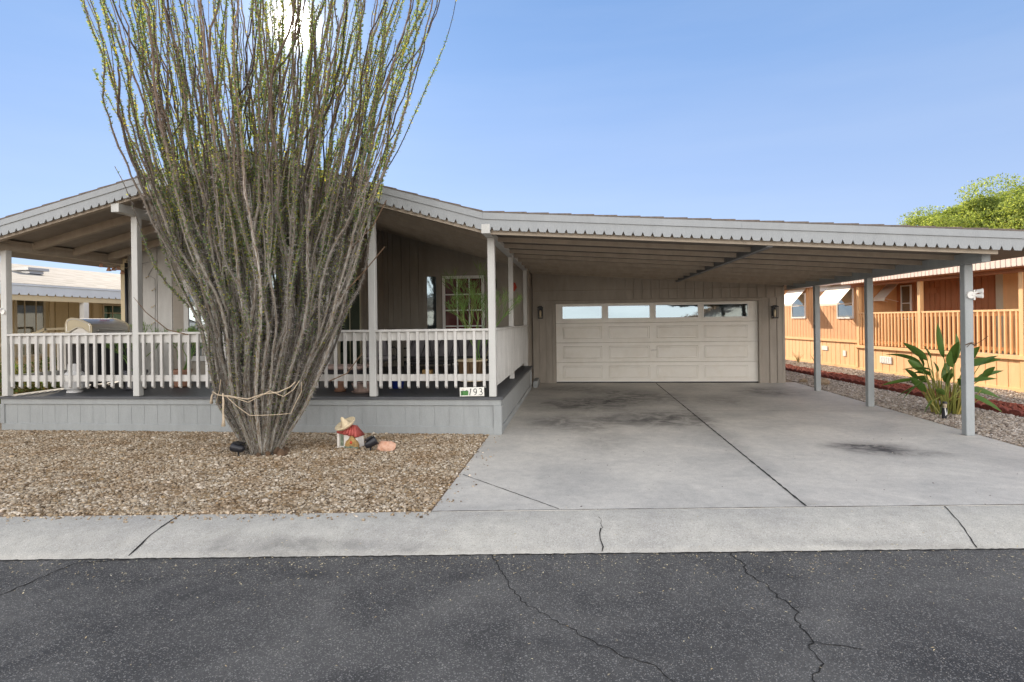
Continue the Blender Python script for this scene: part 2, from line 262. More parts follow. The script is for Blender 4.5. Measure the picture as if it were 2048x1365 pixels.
def patchy(m, tone, sc, amt):
    t = m.node_tree; b = t.nodes['Principled BSDF']; src = b.inputs['Base Color'].links[0].from_socket
    g = N(t, 'ShaderNodeNewGeometry'); n = N(t, 'ShaderNodeTexNoise', ins={'Scale': sc, 'Detail': 5.0, 'Roughness': .6}); t.links.new(g.outputs['Position'], n.inputs['Vector'])
    r = N(t, 'ShaderNodeMapRange', ins={'From Min': .45, 'From Max': .68, 'To Min': 0., 'To Max': amt}); t.links.new(n.outputs['Fac'], r.inputs['Value'])
    x = N(t, 'ShaderNodeMixRGB', blend_type='MULTIPLY', ins={2: (*tone, 1)}); t.links.new(r.outputs[0], x.inputs[0]); t.links.new(src, x.inputs[1]); t.links.new(x.outputs[0], b.inputs['Base Color'])
patchy(M['gravel'], (.55, .40, .24), 1.9, .6); patchy(M['gdoor'], (.90, .88, .84), 3.0, .6); patchy(M['redlava'], (.6, .6, .6), 3.0, .7)
# white-grey shingles of the neighbour
def shingle_mat():
    m = bpy.data.materials.new('pale_shingles'); m.use_nodes = True; t = m.node_tree; b = t.nodes['Principled BSDF']; b.inputs['Roughness'].default_value = .95
    g = N(t, 'ShaderNodeNewGeometry'); sp = N(t, 'ShaderNodeSeparateXYZ'); t.links.new(g.outputs['Position'], sp.inputs[0])
    cb = N(t, 'ShaderNodeCombineXYZ'); t.links.new(sp.outputs['Y'], cb.inputs[0]); t.links.new(sp.outputs['X'], cb.inputs[1])
    br = N(t, 'ShaderNodeTexBrick', ins={'Scale': 1.0, 'Brick Width': .32, 'Row Height': .15, 'Mortar Size': .006, 'Color1': (.185, .18, .172, 1), 'Color2': (.085, .08, .075, 1), 'Mortar': (.2, .18, .16, 1), 'Bias': -.25}); t.links.new(cb.outputs[0], br.inputs['Vector'])
    t.links.new(br.outputs['Color'], b.inputs['Base Color'])
    bp = N(t, 'ShaderNodeBump', ins={'Strength': .5, 'Distance': .02}); t.links.new(br.outputs['Fac'], bp.inputs['Height']); bp.invert = True; t.links.new(bp.outputs[0], b.inputs['Normal'])
    return m
M['paleshingle'] = shingle_mat()

# ------------------------------------------------------------------ mesh helpers
def wloc(o):
    v = Vector((0, 0, 0))
    while o is not None:
        v += o.location; o = o.parent
    return v
class MB:
    def __init__(s, T=None): s.v = []; s.f = []; s.T = T
    def add(s, vs, fs):
        n = len(s.v)
        s.v += [tuple(s.T @ Vector(p)) if s.T is not None else tuple(p) for p in vs]
        s.f += [tuple(n + i for i in f) for f in fs]
    def box(s, x0, x1, y0, y1, z0, z1):
        s.add([(x0, y0, z0), (x1, y0, z0), (x1, y1, z0), (x0, y1, z0), (x0, y0, z1), (x1, y0, z1), (x1, y1, z1), (x0, y1, z1)],
              [(0, 3, 2, 1), (4, 5, 6, 7), (0, 1, 5, 4), (1, 2, 6, 5), (2, 3, 7, 6), (3, 0, 4, 7)])
    def hexa(s, p):   # 8 points: bottom 4 (ccw), top 4
        s.add(p, [(0, 3, 2, 1), (4, 5, 6, 7), (0, 1, 5, 4), (1, 2, 6, 5), (2, 3, 7, 6), (3, 0, 4, 7)])
    def bar(s, a, b, wx, wz, up=(0, 0, 1)):      # a rectangular bar from a to b
        a = Vector(a); b = Vector(b); d = (b - a).normalized(); u = Vector(up); x = d.cross(u).normalized(); u = x.cross(d)
        x *= wx / 2; u *= wz / 2
        s.hexa([a - x - u, a + x - u, b + x - u, b - x - u, a - x + u, a + x + u, b + x + u, b - x + u])
    def prism(s, pts, y0, y1):                   # polygon in xz (ccw seen from -y) extruded y0..y1
        n = len(pts); v = [(x, y0, z) for x, z in pts] + [(x, y1, z) for x, z in pts]
        s.add(v, [tuple(range(n)), tuple(reversed(range(n, 2 * n)))] + [(i, i + n, (i + 1) % n + n, (i + 1) % n) for i in range(n)])
    def tube(s, pts, rad, k=8, cap=True):
        pts = [Vector(p) for p in pts]; n = len(pts); rads = rad if hasattr(rad, '__len__') else [rad] * n
        d0 = (pts[1] - pts[0]).normalized(); x = d0.orthogonal().normalized(); vs = []
        for i, p in enumerate(pts):
            d = (pts[min(i + 1, n - 1)] - pts[max(i - 1, 0)]).normalized()
            x = (x - d * x.dot(d)).normalized(); y = d.cross(x)
            for j in range(k):
                a = 2 * math.pi * j / k; vs.append(p + (x * math.cos(a) + y * math.sin(a)) * rads[i])
        fs = [(i * k + j, i * k + (j + 1) % k, (i + 1) * k + (j + 1) % k, (i + 1) * k + j) for i in range(n - 1) for j in range(k)]
        if cap: fs += [tuple(reversed(range(k))), tuple(range((n - 1) * k, n * k))]
        s.add(vs, fs)
    def lathe(s, c, prof, k=20, squash=1.0):     # prof: (r, z)
        vs = [(c[0] + r * math.cos(2 * math.pi * j / k), c[1] + r * squash * math.sin(2 * math.pi * j / k), c[2] + z) for r, z in prof for j in range(k)]
        n = len(prof)
        fs = [(i * k + j, i * k + (j + 1) % k, (i + 1) * k + (j + 1) % k, (i + 1) * k + j) for i in range(n - 1) for j in range(k)] + [tuple(reversed(range(k))), tuple(range((n - 1) * k, n * k))]
        s.add(vs, fs)
    def ball(s, c, r, sub=2, sc=(1, 1, 1), noise=0.0, seed=0):
        bm = bmesh.new(); bmesh.ops.create_icosphere(bm, subdivisions=sub, radius=1.0); rr = random.Random(seed)
        vs = []
        for v in bm.verts:
            k = 1 + noise * (rr.random() - .5) * 2; vs.append((c[0] + v.co.x * r * sc[0] * k, c[1] + v.co.y * r * sc[1] * k, c[2] + v.co.z * r * sc[2] * k))
        s.add(vs, [tuple(v.index for v in f.verts) for f in bm.faces]); bm.free()
    def build(s, name, m, parent=None, smooth=False, bevel=0.0):
        me = bpy.data.meshes.new(name); o = bpy.data.objects.new(name, me); C.objects.link(o)
        off = Vector((0, 0, 0))
        if parent is not None: o.parent = parent; off = wloc(parent)
        me.from_pydata([(p[0] - off.x, p[1] - off.y, p[2] - off.z) for p in s.v], [], s.f); me.validate(); me.update()
        me.materials.append(m if not isinstance(m, str) else M[m])
        if smooth: me.polygons.foreach_set('use_smooth', [True] * len(me.polygons))
        if bevel:
            b = o.modifiers.new('bevel', 'BEVEL'); b.width = bevel; b.segments = 1; b.limit_method = 'ANGLE'
        return o
def tag(o, label=None, cat=None, group=None, kind=None):
    for k, v in (('label', label), ('category', cat), ('group', group), ('kind', kind)):
        if v: o[k] = v
    return o
def thing(name, label, cat, loc=(0, 0, 0), group=None):
    o = bpy.data.objects.new(name, None); C.objects.link(o); o.location = loc; o.empty_display_size = .2
    return tag(o, label, cat, group)
def inst(o, dloc, parent=None):                  # a copy of a part, shifted
    c = o.copy(); C.objects.link(c)
    if parent is not None: c.parent = parent
    c.location = o.location + Vector(dloc); return c
def copy_tree(o, parent=None):
    kids = list(o.children); c = o.copy(); C.objects.link(c); c.parent = parent
    for ch in kids: copy_tree(ch, c)
    return c
def npmesh(name, V, F, m, parent=None, attr=None):
    """V (n,3) float, F (m,k) int of one face size"""
    me = bpy.data.meshes.new(name); nF, k = F.shape
    me.vertices.add(len(V)); me.vertices.foreach_set('co', V.astype(np.float32).ravel())
    me.loops.add(nF * k); me.loops.foreach_set('vertex_index', F.astype(np.int32).ravel())
    me.polygons.add(nF); me.polygons.foreach_set('loop_start', (np.arange(nF) * k).astype(np.int32))
    try: me.polygons.foreach_set('loop_total', np.full(nF, k, np.int32))
    except Exception: pass
    me.update(calc_edges=True); me.materials.append(M[m])
    o = bpy.data.objects.new(name, me); C.objects.link(o)
    if parent is not None: o.parent = parent
    return o
def frameT(loc, rot=0.0): return Matrix.Translation(loc) @ Matrix.Rotation(rot, 4, 'Z')

# ------------------------------------------------------------------ ground
SA = math.atan(.1065)
def ky(x): return 5.15 + .1065 * x               # back of the kerb
KP = [(0, 0.0), (.12, -.002), (.30, -.018), (.45, -.05), (.58, -.088), (.675, -.108), (.70, -.135)]
nrm = Vector((math.sin(SA), -math.cos(SA)))       # towards the road
tdir = Vector((math.cos(SA), math.sin(SA)))
def kz(x, y):
    d = (Vector((x, y)) - Vector((0, 5.15))).dot(nrm)
    if d <= 0: return 0.0
    for (a, za), (b, zb) in zip(KP, KP[1:]):
        if d <= b: return za + (zb - za) * (d - a) / (b - a)
    return -.11
BIG = 900
def kp(s, d): q = Vector((0, 5.15)) + tdir * s + nrm * d; return (q.x, q.y)
g = MB(); a, b = kp(-BIG, 0), kp(BIG, 0); g.add([(a[0], a[1], -.012), (b[0], b[1], -.012), (b[0], BIG, -.012), (a[0], BIG, -.012)], [(0, 1, 2, 3)])
a, b = kp(-BIG, 8.2), kp(BIG, 8.2); g.add([(a[0], -BIG, -.02), (b[0], -BIG, -.02), (b[0], b[1], -.02), (a[0], a[1], -.02)], [(0, 1, 2, 3)])
tag(g.build('ground', 'desert'), kind='structure')
g = MB(); q = [kp(-BIG, .66), kp(-BIG, 8.25), kp(BIG, 8.25), kp(BIG, .66)]; g.add([(x, y, -.11) for x, y in q], [(0, 1, 2, 3)])
tag(g.build('road', 'asphalt'), kind='structure')
g = MB()
ss = [-120, -20] + [x * .5 for x in range(-24, 25)] + [20, 120]
vs = [(*kp(s_, d), z + .001 * math.sin(s_ * 3.1 + d * 9)) for s_ in ss for d, z in KP]; k = len(KP)
g.add(vs, [(i * k + j, i * k + j + 1, (i + 1) * k + j + 1, (i + 1) * k + j) for i in range(len(ss) - 1) for j in range(k - 1)])
tag(g.build('kerb', 'kerb', smooth=True), kind='structure')
g = MB(); g.add([(-1.30, ky(-1.30) + .004, 0), (5.56, ky(5.56) + .004, 0), (5.56, 15.6, 0), (-1.30, 15.6, 0), (-1.30, ky(-1.3) + .004, -.06), (5.56, ky(5.56) + .004, -.06), (5.56, 15.6, -.06), (-1.3, 15.6, -.06)],
      [(0, 1, 2, 3), (4, 5, 1, 0), (5, 6, 2, 1), (7, 4, 0, 3)])
# widening apron right of the last post
g.add([(5.56, ky(5.56) + .004, 0), (6.6, ky(6.6) + .004, 0), (5.56, 7.45, 0), (5.56, ky(5.56) + .004, -.06), (6.6, ky(6.6) + .004, -.06), (5.56, 7.45, -.06)], [(0, 1, 2), (3, 4, 1, 0), (4, 5, 2, 1)])
tag(g.build('driveway', 'concrete'), kind='structure')

def strip(pts, wd, zoff=.003, wob=0.0, seed=1, step=.06, base=None):
    """a thin crack or joint laid on the ground along pts"""
    rr = random.Random(seed); P = [Vector(p) for p in pts]; L = []
    for a, b in zip(P, P[1:]):
        n = max(1, int((b - a).length / step))
        for i in range(n):
            q = a.lerp(b, i / n); nn = Vector((-(b - a).y, (b - a).x)).normalized(); L.append(q + nn * (rr.random() - .5) * wob)
    L.append(P[-1]); vs = []; z = base or kz
    for i, q in enumerate(L):
        d = (L[min(i + 1, len(L) - 1)] - L[max(i - 1, 0)]).normalized(); nn = Vector((-d.y, d.x)); h = wd / 2 * (rr.uniform(.5, 1.3) if wob else 1)
        for s_ in (-1, 1):
            p = q + nn * h * s_; vs.append((p.x, p.y, z(p.x, p.y) + zoff))
    return vs, [(2 * i, 2 * i + 1, 2 * i + 3, 2 * i + 2) for i in range(len(L) - 1)]
def lines(name, items, m):
    g = MB()
    for i, it in enumerate(items): g.add(*strip(it[0], it[1], it[2] if len(it) > 2 else .003, it[3] if len(it) > 3 else 0., seed=i + 5))
    return tag(g.build(name, m), kind='structure')
lines('driveway_joints', [([(2.03, 15.4), (2.0, 5.40)], .022, .003, .004), ([(-1.26, 6.25), (-.18, 5.17)], .010, .003, .006), ([(-1.3, 5.02), (5.5, 5.742)], .010, .004, .006)], 'joint')
lines('driveway_score', [([(-1.05, 10.78), (5.5, 10.86)], .020, .0045, .006)], 'jointlight')
lines('kerb_joints', [([(-3.50, 4.76), (-3.47, 4.08)], .016, .004, .01), ([(3.18, 5.47), (3.02, 4.80)], .009, .004, .01), ([(.18, 4.80), (.16, 4.66), (.19, 4.56), (.17, 4.5)], .012, .004, .02),
      ([(.17, 5.0), (.19, 4.8)], .004, .004, .02)], 'crack')
rdz = lambda x, y: -.11
g = MB()
for i, (pts, wd, wob) in enumerate([
    ([(-3.3, 4.12), (-3.79, 3.98), (-3.85, 3.47), (-4.3, 3.0)], .011, .02),
    ([(-.66, 4.38), (-.60, 4.2), (-.47, 3.88), (-.35, 3.65), (-.09, 3.4), (.10, 3.22), (.23, 3.12), (.38, 3.05), (.47, 2.91), (.6, 2.2)], .006, .03),
    ([(1.14, 4.56), (1.18, 4.35), (1.17, 4.2), (1.24, 4.05), (1.25, 3.9), (1.31, 3.72), (1.25, 3.5), (1.27, 3.38), (1.22, 3.28), (1.23, 3.15), (1.14, 3.0), (1.2, 2.6)], .009, .035),
    ([(1.25, 3.36), (1.36, 3.33), (1.5, 3.30)], .006, .02),
    ([(1.29, 3.74), (1.40, 3.74)], .006, .02),
    ([(kp(-14, .69)), (kp(14, .69))], .020, .014)]):
    g.add(*strip(pts, wd, .003, wob, seed=40 + i, step=.035, base=rdz))
tag(g.build('road_cracks', 'crack'), kind='structure')
def rocks(name, poly_fn, bbox, n, size, m, zlift=.010, flat=.55, kind='stuff', label=None, cat=None, z0=None, seed=3):
    r = np.random.default_rng(seed); bm = bmesh.new(); bmesh.ops.create_icosphere(bm, subdivisions=1, radius=1.0)
    bv = np.array([v.co[:] for v in bm.verts]); bf = np.array([[v.index for v in f.verts] for f in bm.faces]); bm.free()
    P = r.uniform((bbox[0], bbox[2]), (bbox[1], bbox[3]), (n, 2)); P = P[poly_fn(P[:, 0], P[:, 1])]; n = len(P)
    s = size * r.lognormal(0, .32, n)[:, None] * np.stack([r.uniform(.75, 1.25, n), r.uniform(.55, .9, n), r.uniform(.4, .7, n) * flat / .55], 1) * .5
    var = bv[None] * (1 + r.uniform(-.28, .28, (n, len(bv), 1))) * s[:, None, :]
    a = r.uniform(0, 2 * np.pi, n); tx = r.normal(0, .35, n); ca, sa, ct, st = np.cos(a), np.sin(a), np.cos(tx), np.sin(tx)
    x, y, z = var[..., 0], var[..., 1], var[..., 2]
    y, z = y * ct[:, None] - z * st[:, None], y * st[:, None] + z * ct[:, None]
    x, y = x * ca[:, None] - y * sa[:, None], x * sa[:, None] + y * ca[:, None]
    zb = (z0 if z0 is not None else 0.0) + r.uniform(0, 1, n) * zlift
    V = np.stack([x + P[:, :1], y + P[:, 1:], z + zb[:, None]], -1).reshape(-1, 3)
    F = (bf[None] + (np.arange(n) * len(bv))[:, None, None]).reshape(-1, 3)
    o = npmesh(name, V, F, m); return tag(o, label, cat, kind=kind)
# gravel bed in front of the porch
g = MB(); g.add([(-60, ky(-60) + .003, -.004), (-1.30, ky(-1.30) + .003, -.004), (-1.30, 8.52, -.004), (-60, 8.52, -.004)], [(0, 1, 2, 3)])
tag(g.build('gravel_bed', 'soil'), kind='structure')
rocks('gravel', lambda x, y: (y > ky(x) + .012 - .01 * np.sin(x * 31)) & (x > -4.9 - (y - 4.5) * 1.32), (-10.6, -1.315, 4.4, 8.46), 150000, .0265, 'gravel', label='tan and brown pea gravel covering the bed before the porch', cat='gravel')
# right-hand gravel strip
edge_pts = [(6.30, 22.0), (6.52, 18.94), (6.80, 15.71), (7.02, 12.54), (7.14, 11.24), (7.20, 10.2), (7.22, 8.0), (7.22, 6.1)]
EX = np.array([p[0] for p in edge_pts][::-1]); EY = np.array([p[1] for p in edge_pts][::-1])
exf = lambda y: np.interp(y, EY, EX)
g = MB(); g.add([(5.56, 5.9, -.006), (40, 9.6, -.006), (40, 60, -.006), (5.2, 60, -.006)], [(0, 1, 2, 3)])
tag(g.build('side_yard', 'desert'), kind='structure')
def pf(x, y): return (x < exf(y) - .06) & (x > np.where(y > 7.45, 5.565, 5.6 + (7.45 - y) * .68)) & (y > ky(x) + .01)
rocks('gravel', pf, (5.3, 7.3, 5.7, 21.5), 46000, .036, 'gravel2', label='grey brown gravel strip between the driveway and the red rock', cat='gravel', seed=5)
def pf(x, y): return (x > exf(y) + .05) & (x < exf(y) + .95 + .05 * np.sin(y * 3))
rocks('lava_rock', pf, (6.2, 8.3, 6.1, 22), 26000, .05, 'redlava', zlift=.03, label='red lava rock strip beside the orange home', cat='lava rock', seed=6)
rocks('pale_gravel', lambda x, y: (x > exf(y) + .93) & (x < 9.7), (7.2, 9.8, 9, 24), 22000, .04, 'gravel2', label='sunlit pale gravel along the skirting of the orange home', cat='gravel', seed=8)
# scalloped edging blocks
blk = MB(); blk.prism([(-.145, 0), (-.145, .07), (-.11, .1), (-.05, .115), (.05, .115), (.11, .1), (.145, .07), (.145, 0)], -.025, .025)
y = 6.3; first = None; nb = 0
while y < 21.5:
    x = float(exf(y)); d = float(exf(y + .3) - exf(y))
    if first is None: first = o = tag(blk.build('edging_block', 'redblock', bevel=.008), 'red scalloped concrete edging block bordering the lava rock strip', 'edging block', 'red scalloped edging blocks')
    else: o = first.copy(); C.objects.link(o)
    o.location = (x, y, -.02 + random.uniform(-.006, .006)); o.rotation_euler = (random.uniform(-.06, .06), 0, math.atan2(.3, d) + random.uniform(-.03, .03))
    y += .295

# litter on road and kerb
def flakes(name, n, fn, size, m, seed, label, cat):
    r = np.random.default_rng(seed); V = []; F = []
    for i in range(n):
        x, y = fn(r); z = kz(x, y) + .004; a = r.uniform(0, math.tau); l = size * r.uniform(.5, 1.4); wd = l * r.uniform(.22, .45); c, s_ = math.cos(a), math.sin(a); k = len(V)
        for (u, v, h) in ((-l, 0, .001), (0, -wd, .003), (l, 0, .006 * r.random()), (0, wd, .003)): V.append((x + u * c - v * s_, y + u * s_ + v * c, z + h))
        F.append((k, k + 1, k + 2, k + 3))
    return tag(npmesh(name, np.array(V), np.array(F), m), label, cat, kind='stuff')
def f1(r):
    d = .70 + abs(r.normal(0, .28)) if r.random() < .75 else r.uniform(.7, 3.2); return kp(r.uniform(-5.5, 5), d)
flakes('leaf_litter', 1500, f1, .009, 'litter', 11, 'tiny dry tan leaves scattered on the asphalt', 'leaf litter')
flakes('leaf_litter', 240, lambda r: kp(r.uniform(-5.5, 5), r.uniform(-.1, .7)), .008, 'litter', 12, 'few dry leaves lying on the concrete kerb', 'leaf litter')
def clip_n(n, s): return n
rocks('road_grit', lambda x, y: (y < ky(x) - .72), (-6, 5, 1.8, 4.9), 15000, .0046, 'chips', zlift=.001, label='pale stone chips showing in the worn asphalt', cat='grit', z0=-.110, seed=13)
rocks('stray_gravel', lambda x, y: (np.abs(np.where(x > -1.31, x + 1.30, 0)) < .30 * np.random.default_rng(1).random(len(x)) ** 3 + .02) & (y > ky(x) + .02) & (x > -1.31), (-1.31, -.9, 5.0, 8.4), 330, .020, 'gravel', label='stray gravel stones spilled onto the driveway edge', cat='gravel', seed=15, z0=.003, zlift=.002)
rocks('stray_gravel', lambda x, y: (y < ky(x) + .01) & (y > ky(x) - .22 * np.random.default_rng(2).random(len(x)) ** 2.5), (-6, -1.3, 4.3, 5.2), 4200, .020, 'gravel', label='stray gravel stones spilled along the top of the kerb', cat='gravel', seed=16, z0=.001, zlift=.001)
rocks('driveway_grit', lambda x, y: y > ky(x), (-1.2, 5.4, 5.0, 10.0), 260, .010, 'chips', zlift=.002, label='loose grit and leaf crumbs on the driveway', cat='grit', z0=0.001, seed=14)

# ------------------------------------------------------------------ main home: roof
RX, RZ = -4.99, 4.27                    # ridge
VX, VZ = -1.29, 3.21                    # valley with the carport roof
LX = -9.95; LZ = RZ - (RX - LX) * .2416
EXR = 6.15; EZR = VZ - (EXR - VX) * .0685
def roofz(x):
    if x < RX: return RZ - (RX - x) * .2416
    if x < VX: return RZ - (x - RX) * (RZ - VZ) / (VX - RX)
    return VZ - (x - VX) * .0685
FY = 8.03
home = thing('mobile_home', 'grey gabled mobile home with covered front porch behind the giant ocotillo', 'house', (-5.2, 10.9, 0))
def slab(name, xs, top, bot, y0, y1, m, parent, m2=None):
    g = MB()
    for a, b in zip(xs, xs[1:]):
        g.hexa([(a, y0, roofz(a) + bot), (b, y0, roofz(b) + bot), (b, y1, roofz(b) + bot), (a, y1, roofz(a) + bot),
                (a, y0, roofz(a) + top), (b, y0, roofz(b) + top), (b, y1, roofz(b) + top), (a, y1, roofz(a) + top)])
    return g.build(name, m, parent)
slab('roof_deck', [LX, RX], -.012, -.15, FY + .03, 27, 'ceiling', home)
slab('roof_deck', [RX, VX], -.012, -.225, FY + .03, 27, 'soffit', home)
# shingle courses: thin steps along the gable edge
def shingles(x0, x1, parent, y1):
    g = MB(); n = max(2, int(abs(x1 - x0) / .30)); sgn = 1
    for i in range(n):
        a = x0 + (x1 - x0) * i / n; b = x0 + (x1 - x0) * (i + 1) / n
        # the lower end of each course lies a little proud
        da, db = (.002, .014) if roofz(b) < roofz(a) else (.014, .002)
        g.hexa([(a, FY - .025, roofz(a) - .010), (b, FY - .025, roofz(b) - .010), (b, y1, roofz(b) - .010), (a, y1, roofz(a) - .010),
                (a, FY - .025, roofz(a) + .004 + da), (b, FY - .025, roofz(b) + .004 + db), (b, y1, roofz(b) + .004 + db), (a, y1, roofz(a) + .004 + da)])
    return g.build('shingles', 'shingle', parent)
shingles(LX, RX, home, 27.05); shingles(RX, VX, home, 27.05)
def fascia(parent, segs, Y=FY, up=.105, low=.15, m='fascia', zf=roofz, names=('fascia_board', 'scalloped_trim'), notch=.128, T=None, nd=.055, nw=.023):
    g = MB(T)
    for a, b in segs: g.hexa([(a, Y - .022, zf(a) - up), (b, Y - .022, zf(b) - up), (b, Y + .02, zf(b) - up), (a, Y + .02, zf(a) - up), (a, Y - .022, zf(a) - .011), (b, Y - .022, zf(b) - .011), (b, Y + .02, zf(b) - .011), (a, Y + .02, zf(a) - .011)])
    o1 = g.build(names[0], m, parent, bevel=.003)
    g = MB(T)
    for a, b in segs:
        n = max(1, round(abs(b - a) / notch)); st = (b - a) / n
        for i in range(n):
            x0 = a + i * st; x1 = x0 + st; bz = lambda x: zf(x) - up - low; tz = lambda x: zf(x) - up + .008
            q = [(x0 + nw, bz(x0 + nw)), (x1 - nw, bz(x1 - nw)), (x1, bz(x1) + nd), (x1, tz(x1)), (x0, tz(x0)), (x0, bz(x0) + nd)]
            g.prism(q, Y - .006, Y + .006)
    o2 = g.build(names[1], m, parent); return o1, o2
fascia(home, [(LX, RX), (RX, VX)])
# porch rafters (parallel with the gable) and the beams that carry them
def rafter_mesh(x0, x1, Y, parent, dep=.145, th=.045, m='rafter'):
    g = MB(); g.hexa([(x0, Y, roofz(x0) - .15 - dep), (x1, Y, roofz(x1) - .15 - dep), (x1, Y + th, roofz(x1) - .15 - dep), (x0, Y + th, roofz(x0) - .15 - dep),
                      (x0, Y, roofz(x0) - .152), (x1, Y, roofz(x1) - .152), (x1, Y + th, roofz(x1) - .152), (x0, Y + th, roofz(x0) - .152)])
    return g.build('rafter', m, parent)
ra = rafter_mesh(-9.17, RX - .05, FY + .06, home, dep=.13, th=.09); rb = rafter_mesh(RX + .05, VX + .0, FY + .06, home)
for i in range(1, 4): inst(ra, (0, i * .80, 0), home)
for i in range(1, 8): inst(rb, (0, i * .76, 0), home)
g = MB(); g.box(RX - .05, RX + .05, FY + .06, 14.3, RZ - .43, RZ - .16); g.build('ridge_beam', 'rafter', home)
g = MB(); g.box(-9.30, -9.17, FY + .1, 10.9, 2.93, 3.09); g.box(-9.34, -9.13, FY + .14, 10.9, 3.092, roofz(-9.3) - .155); g.build('beam', 'rafter', home, bevel=.004)
g = MB(); g.box(-1.31, -1.19, FY - .01, 15.2, 2.905, 3.035); g.build('beam', 'post', home, bevel=.004)
g = MB(); g.box(-6.99, -6.86, FY + .03, 10.85, roofz(-6.92) - .40, roofz(-6.92) - .27); g.build('beam', 'post', home, bevel=.004)
for x in (-9.23, -6.92, -4.99, -3.06, -1.24):
    top = {-9.23: 2.93, -1.24: 2.905, -6.92: roofz(-6.92) - .40}.get(x, roofz(x) - .30)
    g = MB(); g.box(x - .052, x + .052, 8.43, 8.534, .565, top); g.build('porch_post', 'post', home, bevel=.005)
for y in (11.1, 14.2):
    g = MB(); g.box(-1.295, -1.205, y - .045, y + .045, .565, 2.905); g.build('porch_post', 'rail', home, bevel=.005)

# walls
def vboards(x0, x1, z0, zt, T, parent, m, sp=.215, th=.035, name='wall', gap=.022, back=.12, holes=()):
    """vertical groove siding in the local frame: face at y=0, looking towards -y. zt: number or function of x"""
    f = zt if callable(zt) else (lambda x: zt)
    g = MB(T); n = max(1, round((x1 - x0) / sp)); st = (x1 - x0) / n
    g.hexa([(x0, th * .6, z0), (x1, th * .6, z0), (x1, back, z0), (x0, back, z0), (x0, th * .6, f(x0)), (x1, th * .6, f(x1)), (x1, back, f(x1)), (x0, back, f(x0))])
    for i in range(n):
        a = x0 + i * st + gap / 2; b = x0 + (i + 1) * st - gap / 2
        g.hexa([(a, 0, z0 + .001), (b, 0, z0 + .001), (b, th, z0 + .001), (a, th, z0 + .001), (a, 0, f(a) - .001), (b, 0, f(b) - .001), (b, th, f(b) - .001), (a, th, f(a) - .001)])
    return g.build(name, m, parent)
def laps(x0, x1, z0, zt, T, parent, m, lap=.115, name='wall', back=.12):
    f = zt if callable(zt) else (lambda x: zt)
    g = MB(T); z = z0; zlow = min(f(x0), f(x1)); zhi = max(f(x0), f(x1))
    g.hexa([(x0, .016, z0), (x1, .016, z0), (x1, back, z0), (x0, back, z0), (x0, .016, f(x0)), (x1, .016, f(x1)), (x1, back, f(x1)), (x0, back, f(x0))])
    while z < zhi - .02:
        z2 = z + lap; a, b = x0, x1
        if z2 > zlow:      # clip to the slope
            k = (f(x1) - f(x0)) / (x1 - x0)
            if abs(k) < 1e-6: z2 = zlow
            elif k > 0: a = max(x0, x0 + (z2 - f(x0)) / k)
            else: b = min(x1, x0 + (z2 - f(x0)) / k)
        if b - a > .03: g.hexa([(a, 0, z), (b, 0, z), (b, .016, z), (a, .016, z), (a, .012, z2), (b, .012, z2), (b, .016, z2), (a, .016, z2)])
        z += lap
    return g.build(name, m, parent)
T0 = frameT((0, 10.9, 0)); ceil = lambda x: roofz(x) - .155
vboards(-9.10, -8.12, .56, ceil, T0, home, 'rail', sp=.33)
laps(-8.12, RX, .56, ceil, T0, home, 'paint'); laps(RX, -4.84, .56, ceil, T0, home, 'paint')
g = MB(); g.box(-9.22, -9.10, 10.86, 11.0, .56, 3.05); g.build('corner_board', 'nbtrim', home)
g = MB(); g.tube([(-9.06, 10.82, .6), (-9.06, 10.82, 2.95)], .03, 8); g.build('downpipe', 'black', home, smooth=True)
# side wall of the front room and the recessed entry wall
TR = frameT((-4.84, 10.9, 0), R(90))           # local x runs +Y, face looks +X... outward = -y local = +X
vboards(0, 3.4, .56, roofz(-4.84) - .155, TR, home, 'paint', sp=.22)
T1 = frameT((0, 14.3, 0))
vboards(-4.84, -3.95, .56, ceil, T1, home, 'paint', sp=.215)
laps(-3.95, -1.17, .56, ceil, T1, home, 'paint')
g = MB(); g.box(-4.85, -4.74, 14.24, 14.30, .56, ceil(-4.8)); g.build('corner_board', 'ceiling', home)
g = MB(); g.box(-4.86, -4.80, 10.84, 10.99, .56, ceil(-4.84)); g.build('corner_board', 'rail', home)
vboards(0, 1.14, .0, 3.04, frameT((-1.19, 14.31, 0), R(90)), home, 'paint', sp=.2, back=.2)
# rest of the home's body, running back
g = MB(); g.box(-9.2, -1.45, 14.45, 26.8, 0, 2.85); g.box(-9.2, -4.96, 11.02, 14.42, 0, 2.85); g.build('rear_wall', 'paint', home)
g = MB(); g.prism([(-9.2, 2.85), (-1.25, 2.85), (-1.25, 3.04), (RX, RZ - .16), (-9.2, 3.09)], 14.42, 26.8); g.build('rear_gable', 'paint', home)
# windows
def window(parent, x0, x1, z0, z1, T, fm='white', pm='glass', fr=.05, bars=(), rows=(), proud=.03, name='window'):
    g = MB(T)
    g.box(x0, x0 + fr, -proud, .01, z0, z1); g.box(x1 - fr, x1, -proud, .01, z0, z1); g.box(x0 + fr, x1 - fr, -proud, .01, z0, z0 + fr); g.box(x0 + fr, x1 - fr, -proud, .01, z1 - fr, z1)
    for b in bars: g.box(b - .011, b + .011, -proud + .006, .008, z0 + fr, z1 - fr)
    for r_ in rows:
        g.box(x0 + fr, x1 - fr, -proud + .004, .008, r_ - .011, r_ + .011)
    f = g.build(name, fm, parent)
    g = MB(T); g.add([(x0 + fr, -.012, z0 + fr), (x1 - fr, -.012, z0 + fr), (x1 - fr, -.0135, z1 - fr), (x0 + fr, -.0135, z1 - fr)], [(0, 1, 2, 3)])
    g.build('pane', pm, f); return f
window(home, -7.86, -6.95, .95, 2.68, T0, 'rail', 'glass', fr=.10)
